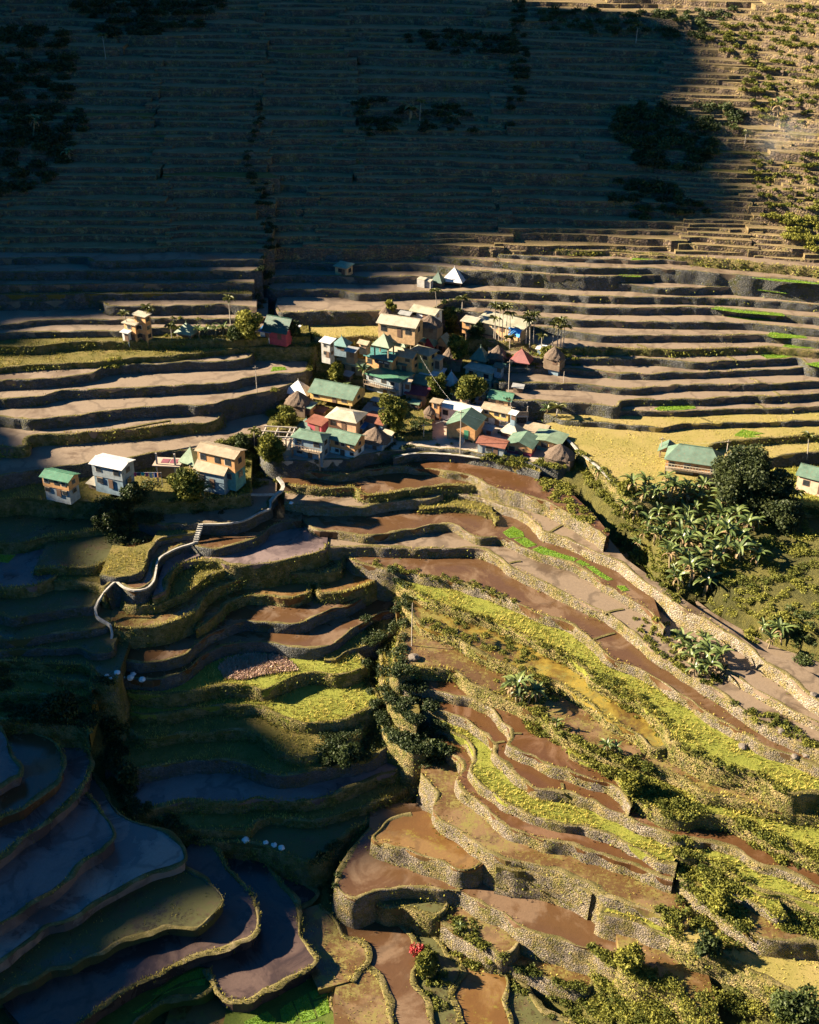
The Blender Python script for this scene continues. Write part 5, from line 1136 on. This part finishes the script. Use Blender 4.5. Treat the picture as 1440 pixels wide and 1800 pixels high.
# ---------------------------------------------------------------- trees, bananas, palms
def tree(u, v, hpx, wpx, key, label, z=None, cat='tree', group=None, clusters=None, leaf=.32, tint=None, name='tree'):
    g = pick(u, v) if z is None else np.array(unp(u, v, z)); s = pxm(u, v, g[2]); th = math.radians(PITCH) - math.atan((900 - v) / F)
    h = hpx / (s * math.cos(th)) * .93; w = wpx / s
    o = empty(name, tuple(g), 0, label, cat, group)
    tr = MB(); rr = max(.09, h * .022); top = Vector((R.normal(0, .1) * w * .3, R.normal(0, .1) * w * .3, h * .55))
    tr.tube((0, 0, -.6), top, rr, rr * .5, 7)
    K = clusters or int(14 + w * h * .55); cen = []
    for k in range(K):
        d = R.normal(size=3); d /= np.linalg.norm(d); q = R.uniform(.35, .95)
        c = np.array((d[0] * w * .5 * q, d[1] * w * .5 * q, h * .5 + d[2] * h * .5 * q)); c[2] = max(c[2], h * .06 + .2); cen.append(c)
        if k < 7: tr.tube(top * R.uniform(.5, 1), tuple(c), rr * .4, rr * .12, 5)
    tr.build('trunk', M['bark'], o)
    P, T_ = [], []
    for c in cen:
        r = w * R.uniform(.13, .21) + .25; n = int(150 * r * r / (leaf / .32) ** 2) + 25
        d = R.normal(size=(n, 3)); d /= np.linalg.norm(d, axis=1, keepdims=True)
        P.append(c + d * (r * R.uniform(.55, 1.1, n))[:, None] * np.array([1, 1, .8])); b = (R.uniform(.1, .9) if tint is None else tint + R.normal(0, .15)); T_.append(np.clip(b + R.normal(0, .15, n), 0, 1))
    P = np.vstack(P); V, Fq = leaf_quads(P, np.full(len(P), leaf), .9)
    mesh_np('crown', V, Fq, [M[key]], o, attr=np.repeat(np.concatenate(T_), 4)); return o
def strip_leaf(b, L, az, e0, droop, w, seg=6, v=.25):
    """arching leaf: a folded strip"""
    n = len(b.V); x = y = 0.; r = 0; zz = 0.; el = e0
    ca, sa = math.cos(az), math.sin(az)
    for k in range(seg + 1):
        f = k / seg; ww = w * math.sin(math.pi * min(1, .12 + f * .86)) ** .7 * .5 + .01
        cx, cyy = ca * r, sa * r
        b.V += [(cx - sa * ww, cyy + ca * ww, zz + ww * v), (cx, cyy, zz - ww * v), (cx + sa * ww, cyy - ca * ww, zz + ww * v)]
        r += L / seg * math.cos(el); zz += L / seg * math.sin(el); el -= droop / seg
    for k in range(seg):
        i = n + 3 * k; b.F += [[i, i + 1, i + 4, i + 3], [i + 1, i + 2, i + 5, i + 4]]
def banana_proto(seed, label, group, loc):
    q = random.Random(seed); o = empty('banana_plant', loc, 0, label, 'banana plant', group)
    hs = q.uniform(1.5, 2.1); MB().tube((0, 0, -.5), (q.uniform(-.15, .15), 0, hs), .17, .10, 7).build('trunk', M['bananatrunk'], o)
    b = MB(); dd = MB()
    for k in range(q.randint(6, 11)): strip_leaf(b, q.uniform(1.7, 2.7), k * 2.4 + q.uniform(-.3, .3), q.uniform(.75, 1.35), q.uniform(1.2, 2.3), q.uniform(.42, .62))
    for k in range(4): strip_leaf(dd, q.uniform(1.2, 1.7), k * 1.7 + q.random(), .2, 2.2, .3)
    b.V = [(x, y, z + hs) for x, y, z in b.V]; dd.V = [(x, y, z + hs - .15) for x, y, z in dd.V]
    for m_, nm, mt in ((b, 'crown', 'banana'), (dd, 'dead_leaf', 'drybrown')):
        tt = np.repeat([q.uniform(.1, .95) for _ in range(len(m_.V) // 21 + 1)], 21)[:len(m_.V)]
        mesh_np(nm, m_.V, m_.F, [M[mt]], o, attr=tt)
    return o
M['bananatrunk'] = plain('banana_stem', (.22, .17, .09), .8, .4, 4)
BANG = {}
def bananas(pts, label, group, scale=1.0):
    for k, (u, v) in enumerate(pts):
        g = pick(u, v); key = (group, k % 7)
        if key not in BANG:
            o = banana_proto(100 + 7 * len(BANG) + k, label, group, tuple(g)); BANG[key] = o
        else:
            o = copy_thing(BANG[key]); o['label'] = label
        o.location = tuple(g); o.rotation_euler = (R.normal(0, .12), R.normal(0, .12), R.uniform(0, 6.28)); sc = scale * R.uniform(.65, 1.3); o.scale = (sc, sc, sc)
def spread(poly, n, dmin):
    poly = np.array(poly, float); out = []; tries = 0
    while len(out) < n and tries < 6000:
        tries += 1; q = R.uniform(poly.min(0), poly.max(0))
        if inside(poly, q[:1], q[1:])[0] and all((q[0] - a) ** 2 + (1.6 * (q[1] - b)) ** 2 > dmin * dmin for a, b in out): out.append((q[0], q[1]))
    return out
bananas(spread([(1092, 905), (1120, 870), (1160, 850), (1240, 860), (1330, 900), (1345, 960), (1330, 1000), (1260, 1000), (1240, 1045), (1180, 1035), (1150, 985), (1100, 960)], 84, 14),
        'banana plant with long ragged leaves in the thick grove on the right hand bank', 'banana plants of the grove on the bank')
bananas(spread([(1185, 1130), (1230, 1125), (1270, 1165), (1265, 1200), (1215, 1195)], 14, 13), 'banana plant in the round clump standing between the right hand terraces', 'banana plants of the round clump', .95)
bananas([(900, 1225), (915, 1232), (928, 1238), (942, 1232), (921, 1222), (908, 1238)], 'banana plant in the bright clump that throws a long shadow in the middle', 'banana plants of the bright middle clump', 1.05)
bananas([(975, 1300), (1068, 1326), (1080, 1330)], 'small banana plant at the foot of the dried brown field', 'small banana plants by the dried field', .8)
bananas([(1340, 1115), (1362, 1125), (1350, 1140), (1372, 1140)], 'banana plant in the little clump near the right edge', 'banana plants near the right edge', .9)
bananas([(345, 590), (356, 592), (366, 591), (380, 592), (392, 592), (350, 596)], 'banana plant beside the pale green pyramid hut, upper left', 'banana plants by the upper left hut', .75)
bananas([(1048, 848), (1140, 868)], 'banana plant at the edge of the golden field', 'banana plants by the golden field', .8)
bananas([(640, 682), (598, 690), (605, 700), (352, 895), (360, 880), (960, 742), (950, 748)], 'banana plant growing between the village houses', 'banana plants among the houses', .75)
bananas([(60, 240), (125, 285), (1368, 205), (720, 215)], 'banana plant on the far hillside', 'banana plants on the far hillside', 1.4)
bananas([(807, 1662)], 'yellow leaved fern like plant on the wall by the wedge shaped pool', 'yellow fern plant', .6)

def palm_proto(seed, h, label, group, crown=1.35):
    q = random.Random(seed); o = empty('palm_tree', (0, 0, 0), 0, label, 'palm tree', group)
    b = MB(); bx = q.uniform(-.03, .03)
    for k in range(5): b.tube((bx * h * (k / 5) ** 2 * 3, 0, h * k / 5 - (.6 if k == 0 else 0)), (bx * h * ((k + 1) / 5) ** 2 * 3, 0, h * (k + 1) / 5 + .01), .10 - .008 * k, .092 - .008 * k, 6)
    b.build('trunk', M['palmbark'], o)
    c = MB()
    for k in range(12):
        az = k * 2.39; e0 = q.uniform(.3, 1.2); L = crown * q.uniform(.9, 1.25); n0 = len(c.V)
        strip_leaf(c, L, az, e0, q.uniform(1.3, 2.0), .34, 6, .9)
    c.V = [(x + bx * h * 3, y, z + h) for x, y, z in c.V]
    tt = np.repeat([q.uniform(.0, .9) for _ in range(12)], 21)
    mesh_np('crown', c.V, c.F, [M['palm']], o, attr=tt); return o
PAL = {}
def palms(lst, label, group, crown=1.35):
    for u, vt, vb in lst:
        g = pick(u, vb); s = pxm(u, vb, g[2]); th = math.radians(PITCH) - math.atan((900 - vb) / F); h = (vb - vt) / (s * math.cos(th))
        key = (group, round(h / 1.2))
        if key not in PAL: PAL[key] = palm_proto(int(u), round(h / 1.2) * 1.2, label, group, crown); o = PAL[key]
        else: o = copy_thing(PAL[key])
        o.location = tuple(g); o.rotation_euler = (0, 0, R.uniform(0, 6.28)); k = h / (round(h / 1.2) * 1.2); o.scale = (k, k, k); o['label'] = label
palms([(868, 548, 607), (876, 556, 612), (882, 549, 609), (889, 553, 613), (896, 560, 610), (871, 562, 611)], 'slender palm in the tall cluster in front of the blue tarpaulin', 'palms in front of the blue tarpaulin', 1.5)
palms([(924, 566, 616), (931, 570, 612), (937, 563, 614)], 'slender palm in the trio right of the blue tarpaulin', 'palms right of the blue tarpaulin')
palms([(971, 577, 616), (979, 573, 618), (985, 576, 621), (990, 583, 617)], 'slender palm behind the rightmost thatched cone', 'palms behind the rightmost thatched cone')
palms([(769, 512, 587)], 'tall lone palm rising from the top of the village', None)
palms([(843, 563, 580)], 'short palm in front of the long cream roof', None)
palms([(896, 595, 616)], 'short palm beside the upper row of pyramid huts', None)
palms([(951, 594, 624)], 'short palm left of the rightmost thatched cone', None)
palms([(812, 552, 575)], 'short palm at the left end of the long cream roofed house', None)
palms([(407, 536, 590)], 'lone palm left of the dark green roof, upper left', None)
palms([(228, 554, 596)], 'palm in front of the three storey house', None)
palms([(264, 543, 592), (268, 548, 594)], 'palm right behind the three storey house', 'palms behind the three storey house')
palms([(302, 573, 594)], 'dark little palm left of the pale green pyramid hut', None)
palms([(1417, 770, 815)], 'lone palm standing in the golden field at the right edge', None)
palms([(1389, 868, 925)], 'palm in front of the pink walled house', None)
palms([(724, 1062, 1136)], 'tall thin palm standing at the tip of the lower crescent pool', None, 1.1)
palms([(978, 727, 742)], 'small palm at the corner of the golden field', None)
palms([(1118, 48, 76), (1308, 246, 264), (186, 66, 104), (738, 186, 220)], 'palm standing alone on the far hillside', 'palms on the far hillside', 1.5)
palms([(448, 760, 790)], 'small palm left of the bare timber frame', None)

TREES = [
 (692, 765, 84, 42, 'bush', 'tall mango tree with a sunlit left side in the middle of the village', .45),
 (1297, 893, 112, 96, 'tree', 'great round dark tree right of the faded hip roof', .3),
 (1352, 912, 92, 70, 'tree', 'second dark tree between the great round tree and the pink house', .3),
 (1375, 935, 60, 50, 'tree', 'low dark tree below the second dark tree on the right bank', .2),
 (438, 597, 48, 44, 'bush', 'bushy tree with yellow green top beside the huge dark green roof', .5),
 (415, 598, 26, 26, 'bushdark', 'small bush tree left of the bushy yellow topped tree', .5),
 (515, 592, 28, 26, 'bushdark', 'dark bush tree right of the huge dark green roof', .4),
 (828, 708, 44, 58, 'bush', 'wide round bush tree above the white roofed long house', .35),
 (768, 708, 46, 32, 'bush', 'bush tree with brownish leaves left of the wide round bush tree', .3),
 (804, 640, 68, 30, 'bush', 'tall narrow tree behind the little grey thatched hut', .35),
 (790, 578, 40, 34, 'bush', 'tree above the striped gable roofs', .35),
 (838, 592, 26, 24, 'bushdark', 'low tree under the long cream roofed house', .4),
 (960, 640, 24, 22, 'bush', 'small tree left of the low blue grey shed', .4),
 (330, 898, 52, 56, 'bush', 'bushy brownish tree below the thick tan roofs', .25),
 (234, 896, 40, 34, 'bushdark', 'dark round tree below the grey house with the shiny roof', .3),
 (220, 918, 30, 28, 'bushdark', 'smaller dark tree just under the dark round tree', .3),
 (192, 934, 36, 40, 'bushdark', 'dark bush tree nearest the left of the shaded bank', .3),
 (478, 840, 46, 46, 'bush', 'tree beside the bottom of the bare timber frame', .3),
 (425, 800, 34, 36, 'bushdark', 'dark tree right of the tall orange house', .45),
 (590, 674, 30, 26, 'bush', 'small pale tree left of the long dull green roof', .6),
 (505, 745, 28, 30, 'bush', 'little bush tree under the brown thatched hut', .5),
 (688, 560, 18, 20, 'bush', 'bush behind the wide pale roof', .5),
 (1100, 885, 24, 26, 'bush', 'bush at the top left of the banana grove', .6),
 (768, 1335, 26, 40, 'bushdark', 'small dark tree at the upper end of the shaded pointed terraces', .4),
 (600, 1338, 26, 56, 'bushdark', 'dark bush tree under the bright green meadow', .35),
 (1240, 1705, 34, 40, 'bushdark', 'dark bush tree with a deep hollow in the lower right', .5),
 (1395, 1800, 44, 80, 'bushdark', 'dense blue green bush tree in the bottom right corner', .6),
 (1100, 1742, 34, 44, 'bush', 'bright bush tree at the top of the lower right thicket', .7),
 (748, 1715, 32, 34, 'bush', 'leafy green bush right of the long pool at the bottom', .5),
 (1260, 1625, 26, 34, 'bush', 'round green bush in the middle of the lower right terraces', .6),
 (1110, 1395, 36, 40, 'bush', 'green bush at the end of the upper reddish channel', .6),
 (205, 1300, 44, 40, 'bushdark', 'dark bush tree in the left ditch', .3),
 (225, 1390, 44, 36, 'bushdark', 'dark bush tree lower in the left ditch', .3),
 (110, 1262, 40, 60, 'bushdark', 'wide dark bush tree on the overgrown bank at the left', .3),
]
for u, v, hp, wp, key, lb, tn in TREES: tree(u, v, hp, wp, key, lb, tint=tn)
tree(734, 1682, 20, 18, 'redflower', 'bush covered in red flowers on the rim of the long bottom pool', name='flowering_bush', cat='bush', leaf=.2) if 'redflower' in M else None

# ---------------------------------------------------------------- paths, walls along them, bunds
def ribbon(name, pts, w, mat, th=.12, step=.6):
    """a narrow slab following points (x, y, z)"""
    P = np.array(pts, float); d = np.r_[0, np.cumsum(np.linalg.norm(np.diff(P[:, :2], axis=0), axis=1))]; n = max(3, int(d[-1] / step))
    C2_ = np.array(catmull([tuple(p[:2]) for p in P], step)); dd = np.r_[0, np.cumsum(np.linalg.norm(np.diff(C2_, axis=0), axis=1))]; zz = np.interp(dd / dd[-1], d / d[-1], P[:, 2])
    nr = offset_normals(C2_); m = len(C2_); ww = w * (1 + .18 * vnoise(C2_, .8, 2.))[:, None]
    zz = zz + .03 * vnoise(C2_, 1.1, 4.)
    V = np.vstack([np.c_[C2_ + nr * ww / 2, zz], np.c_[C2_ - nr * ww / 2, zz], np.c_[C2_ + nr * ww / 2, zz - th], np.c_[C2_ - nr * ww / 2, zz - th]])
    I = np.arange(4 * m).reshape(4, m); q = lambda a, b: np.stack([I[a][:-1], I[a][1:], I[b][1:], I[b][:-1]], 1)
    o = mesh_np(name, V, np.vstack([q(0, 1), q(3, 2), q(2, 0), q(1, 3)]), [mat]); return struct(o)
def lipz(a): return tz(a) + .33
def px3(lst): return [unp(u, v, z) for u, v, z in lst]
zA, zB = lipz('snaking wall topped'), lipz('wall with a white rim path')
ribbon('footpath', px3([(182, 1041, zA - .2), (203, 1022, zA), (217, 1031, zA), (236, 1037, zA), (256, 1034, zA), (269, 1022, zA), (274, 1003, zA), (279, 982, zA), (306, 965, zA), (333, 956, zA), (344, 952, zA)]), .30, M['concrete'], .3)
ribbon('footpath', px3([(344, 952, zA), (348, 938, (zA + zB) / 2), (353, 922, zB)]), .55, M['concrete'], .5)
ribbon('footpath', px3([(353, 921, zB), (402, 919, zB), (429, 914, zB), (457, 900, zB), (474, 893, zB), (475, 881, zB)]), .30, M['concrete'], .3)
ribbon('footpath', px3([(475, 881, zB), (486, 868, zB + .3), (496, 860, zB + .5), (497, 850, zB + .8), (488, 838, zB + 1.3)]), .6, M['concrete'], .4)
ribbon('footpath', px3([(182, 1041, zA - .2), (172, 1056, -7.0), (167, 1069, -7.6), (170, 1083, -8.4), (194, 1098, -9.3), (197, 1112, -10.2), (196, 1130, -11.2), (213, 1152, -12.7), (210, 1170, -13.6), (207, 1188, -14.3)]), .34, M['concrete'], .5)
ribbon('footpath', px3([(418, 862, -2.0), (440, 868, -2.2), (470, 868, -2.8), (486, 868, zB + .3)]), .4, M['concrete'], .3)
for k in range(9):
    f = k / 8; g = unp(344 + 9 * f, 952 - 30 * f, zA + (zB - zA) * f); struct(MB().box(g[0] - .42, g[0] + .42, g[1] - .18, g[1] + .18, g[2] - .3, g[2] + .1).build('path_step', M['concrete']))
zc = tz('low stone wall with a white footpath') + .15
ribbon('footpath', px3([(693, 804, zc), (720, 797, zc), (780, 797, zc), (850, 805, zc)]), .5, M['concrete'])
zf_ = tz('path edged bank') + .2
ribbon('footpath', px3([(987, 763, zf_), (1002, 776, zf_), (1021, 796, zf_), (1050, 819, zf_), (1076, 845, zf_), (1092, 858, zf_)]), .55, M['concrete'])
def bund(lb, a, b): z = tz(lb) + .14; ribbon('mud_bund', px3([(a[0], a[1], z), ((a[0] + b[0]) / 2 + 1, (a[1] + b[1]) / 2 - 1, z), (b[0], b[1], z)]), .4, M['rimtop'], .3)
for lb, a, b in [('long white stone wall', (966, 935), (998, 917)), ('long pale wall directly above', (896, 989), (916, 986)), ('long pale wall directly above', (1064, 1077), (1096, 1070)), ('stone wall directly below the long', (1042, 1124), (1081, 1112)),
                 ('curving wall of the reddish', (895, 1290), (917, 1289)), ('second curving wall', (867, 1307), (887, 1303)), ('second curving wall', (988, 1376), (989, 1396)), ('high wall round the widest', (800, 1566), (812, 1560)),
                 ('dark stone wall second above', (212, 754), (300, 738)), ('dark wall with a pale stone ramp', (1360, 687), (1372, 696)), ('dark wall with a lone white', (1318, 664), (1335, 671)), ('dark wall level with the thatched', (1278, 626), (1296, 634)),
                 ('hedge topped wall behind', (1120, 605), (1140, 613)), ('dark wall behind the big golden', (1233, 734), (1253, 744)), ('dark wall with a squared', (1327, 708), (1343, 717))]:
    try: bund(lb, a, b)
    except StopIteration: pass

for poly_, n_, tt_ in (([(383, 1172), (400, 1158), (440, 1150), (490, 1152), (515, 1166), (522, 1180), (470, 1186), (430, 1196), (395, 1194)], 2600, .75),):
    z_ = tz('wall of the field half pink'); W_ = np.array([unp(a, b, z_)[:2] for a, b in poly_]); p_ = scatter(W_, n_ * 3)
    V, Fq = blades(np.c_[p_, np.full(len(p_), z_)], .38, 1.1, .10); stuff('stubble', V, Fq, np.repeat(np.clip(R.normal(.75, .25, len(p_)), 0, 1), 4), M['stubble'], 'pinkish dry rice stubble on the half green field')
# ---------------------------------------------------------------- small things
WHITEP = plain('white_paint', (.75, .74, .70), .7, .08); PLANK = plain('weathered_planks', (.40, .35, .29), .9, .2, 3)
def frame_house():
    g = unp(488, 800, .1); o = empty('unfinished_house', g, -.12, 'bare timber frame of an unfinished house on a pale concrete deck', 'house frame')
    MB().box(-3.2, 2.6, 0, 4.6, -.2, 1.0).build('deck', M['court'], o)
    for x in (-2.8, -.6, 1.6, 2.4):
        for y in (.3, 4.2): MB().box(x - .1, x + .1, y - .1, y + .1, 1.003, 3.2).build('post', PLANK, o)
    for x in (-2.8, -.6, 1.6, 2.4): MB().box(x - .08, x + .08, -.2, 4.7, 3.203, 3.4).build('beam', PLANK, o)
    for y in (.3, 2.2, 4.2): MB().box(-3.2, 2.8, y - .08, y + .08, 3.403, 3.58).build('beam', PLANK, o)
    for x in (-2.8, -.2, 2.2): MB().box(x - .12, x + .12, .05, .25, -3, -.203).build('post', WOOD, o)
frame_house()
def platform():
    g = unp(294, 842, -.8); o = empty('roof_deck', g, -.1, 'flat pale roof deck with two dark red mats and tall corner posts', 'deck')
    MB().box(-2.4, 2.4, 0, 3.2, 2.3, 2.5).build('deck', M['court'], o)
    for x in (-1.7, 1.5):
        MB().box(x - .14, x + .14, .5, .75, 2.503, 4.6).build('post', PLANK, o); MB().box(x - .12, x + .12, .1, .3, -2.5, 2.297).build('post', PLANK, o)
    for x in (-1.2, .35): MB().box(x, x + 1.3, 1.1, 2.6, 2.504, 2.56).build('mat', plain('red_mat', (.16, .04, .06), .9, .2), o)
    MB().box(-2.2, 2.2, 1.5, 3.0, -.5, 2.29).build('wall', WM['wood'], o)
platform()
def tower():
    g = unp(912, 748, .2); o = empty('timber_platform', g, 0, 'open timber platform on tall posts beside the yellow two storey house', 'platform')
    for x in (-1.5, 1.5):
        for y in (0, 1.8): MB().box(x - .09, x + .09, y - .09, y + .09, -.5, 3.9).build('post', PLANK, o)
    MB().box(-1.7, 1.7, -.2, 2.0, 1.8, 1.92).build('deck', PLANK, o); MB().box(-1.7, 1.7, -.16, -.1, 2.1, 2.9).build('railing', WOOD, o)
tower()
def laundry():
    g = unp(252, 848, -.2); o = empty('clothes_line', g, 0, 'line of red, teal and white laundry beside the grey two storey house', 'clothes line')
    for x in (-3.2, 3.2): MB().tube((x, 0, -.8), (x, 0, 2.0), .05).build('pole', PLANK, o)
    MB().tube((-3.2, 0, 1.95), (3.2, 0, 1.9), .02, k=4).build('cord', WHITEP, o)
    q = random.Random(4); cs = [(.6, .62, .62), (.10, .35, .45), (.55, .08, .22), (.03, .05, .12), (.02, .40, .42), (.5, .1, .2), (.6, .55, .5), (.1, .12, .3), (.45, .2, .1)]
    for k, c in enumerate(cs):
        x = -2.9 + k * .68; h = q.uniform(.6, 1.1); b = MB(); n = 6
        b.V = [(x + .56 * i / n, .04 * math.sin(i * 1.9 + k), 1.93 - (0 if j == 0 else h)) for j in (0, 1) for i in range(n + 1)]
        b.F = [[i, i + 1, n + 2 + i, n + 1 + i] for i in range(n)]; b.build('cloth', plain('laundry_%d' % k, c, .9, .12, 3), o)
laundry()
def pole(u, vt, vb, label, arm=True, r=.09, z=None):
    g = pick(u, vb) if z is None else unp(u, vb, z); s = pxm(u, vb, g[2]); h = (vb - vt) / (s * .9); o = empty('utility_pole', tuple(g), 0, label, 'pole')
    MB().tube((0, 0, -.5), (0, 0, h), r, r * .7).build('pole', PLANK, o)
    if arm: MB().box(-.5, .5, -.06, .06, h - .45, h - .33).build('crossarm', WOOD, o)
    return Vector((g[0], g[1], g[2] + h - .3))
p1 = pole(809, 722, 793, 'tall thin pole at the foot of the orange hall', z=.1)
p2 = pole(745, 745, 772, 'short pole at the edge of the village square', z=.2)
p3 = pole(894, 635, 690, 'leaning pole by the plain green roof')
p4 = pole(990, 662, 683, 'lone white post standing in the paddy right of the village', False, .07)
p5 = pole(722, 596, 640, 'pole between the cream roofed guest houses')
p6 = pole(1161, 768, 800, 'pole left of the open green porch', z=1.2)
p7 = pole(1277, 773, 800, 'pole behind the faded hip roof', z=1.2)
p8 = pole(452, 645, 690, 'thin pole at the right end of the left paddies')
def wire(a, b, sag, label):
    bmw = MB(); n = 14; pts = [a.lerp(b, t / n) - Vector((0, 0, sag * 4 * (t / n) * (1 - t / n))) for t in range(n + 1)]
    for q, r in zip(pts[:-1], pts[1:]): bmw.tube(q, r, .007, k=3)
    tag(bmw.build('power_line', WHITEP), label, 'wire')
wire(p5, p1, 1.2, 'long wire crossing the village down to the orange hall')
wire(p2, p1, .5, 'wire from the square to the pole by the orange hall')
wire(p1, Vector(unp(905, 752, 3.0)), .4, 'wire running right from the orange hall')
wire(p3, p1, 1.0, 'wire from the leaning pole to the orange hall')
wire(p6, p7, .6, 'wire passing over the faded hip roof')
STONEW = mat_ground('white_rock', [(.3, (.45, .44, .42)), (.7, (.75, .74, .72))], 1.5, bump=.5)
def boulder(u, v, r, label, group=None, mat=None, z=None):
    g = pick(u, v) if z is None else unp(u, v, z); me = bpy.data.meshes.new('boulder'); bm_ = bmesh.new(); bmesh.ops.create_icosphere(bm_, subdivisions=2, radius=r)
    for w_ in bm_.verts: k = 1 + .28 * noise.noise(w_.co * 1.7 / r + Vector((u, v, 0))); w_.co *= k; w_.co.z *= .62
    bm_.to_mesh(me); bm_.free(); o = link('boulder', me, [mat or STONEW]); o.location = (g[0], g[1], g[2] + r * .25); tag(o, label, 'boulder', group)
for u, v, r in [(188, 1191, .35), (207, 1189, .5), (218, 1192, .3), (230, 1193, .6), (234, 1187, .45), (250, 1196, .55), (194, 1196, .4)]: boulder(u, v, r, 'white rock in the scattered row at the foot of the path steps', 'white rocks at the foot of the path')
for u, v, r in [(432, 1478, .55), (467, 1483, .4), (482, 1487, .45), (495, 1494, .5)]: boulder(u, v, r, 'pale rock on the shaded ditch rim above the blue wedge pool', 'pale rocks on the ditch rim')
GREYR = mat_ground('grey_rock', [(.3, (.08, .07, .06)), (.7, (.20, .17, .14))], 1.2, bump=.6)
for u, v, r, lb in [(512, 886, .4, 'small white rock on the mud under the path below the village'), (727, 1160, .9, 'grey rock lying in the small dry pool')]: boulder(u, v, r, lb, mat=GREYR if u > 600 else None)
for u, v, r in [(1305, 1316, .6), (1418, 1328, .7), (1398, 1332, .5), (1430, 1222, .5), (1372, 1296, .5)]: boulder(u, v, r, 'brown boulder lying beside the narrow channel at the right edge', 'brown boulders by the right channel', GREYR)
# a puff of white smoke on the sunlit far slope
gs = pick(1368, 268); me = bpy.data.meshes.new('smoke'); bm_ = bmesh.new(); bmesh.ops.create_icosphere(bm_, subdivisions=3, radius=1); bm_.to_mesh(me); bm_.free()
sm = bpy.data.materials.new('smoke'); sm.use_nodes = True; nt = sm.node_tree; nt.nodes.remove(nt.nodes['Principled BSDF'])
pv = nt.nodes.new('ShaderNodeVolumePrincipled'); pv.inputs['Color'].default_value = (.95, .95, .95, 1); nn_ = nt.nodes.new('ShaderNodeTexNoise'); nn_.inputs['Scale'].default_value = 2.2; nn_.inputs['Detail'].default_value = 5
tcn = nt.nodes.new('ShaderNodeTexCoord'); gr_ = nt.nodes.new('ShaderNodeTexGradient'); gr_.gradient_type = 'SPHERICAL'; m1 = nt.nodes.new('ShaderNodeMath'); m1.operation = 'MULTIPLY'; rp = nt.nodes.new('ShaderNodeMapRange'); rp.inputs[1].default_value = .45; rp.inputs[2].default_value = .75; m2 = nt.nodes.new('ShaderNodeMath'); m2.operation = 'MULTIPLY'; m2.inputs[1].default_value = .10
nt.links.new(tcn.outputs['Object'], nn_.inputs['Vector']); nt.links.new(tcn.outputs['Object'], gr_.inputs['Vector']); nt.links.new(nn_.outputs['Fac'], rp.inputs[0]); nt.links.new(rp.outputs[0], m1.inputs[0]); nt.links.new(gr_.outputs['Fac'], m1.inputs[1]); nt.links.new(m1.outputs[0], m2.inputs[0]); nt.links.new(m2.outputs[0], pv.inputs['Density']); nt.links.new(pv.outputs[0], nt.nodes['Material Output'].inputs['Volume'])
so = link('smoke', me, [sm]); so.location = (gs[0], gs[1] - 1, gs[2] + 3.5); so.scale = (9, 5, 7); tag(so, 'thin white smoke drifting over the sunlit far slope', 'smoke', None, 'stuff')
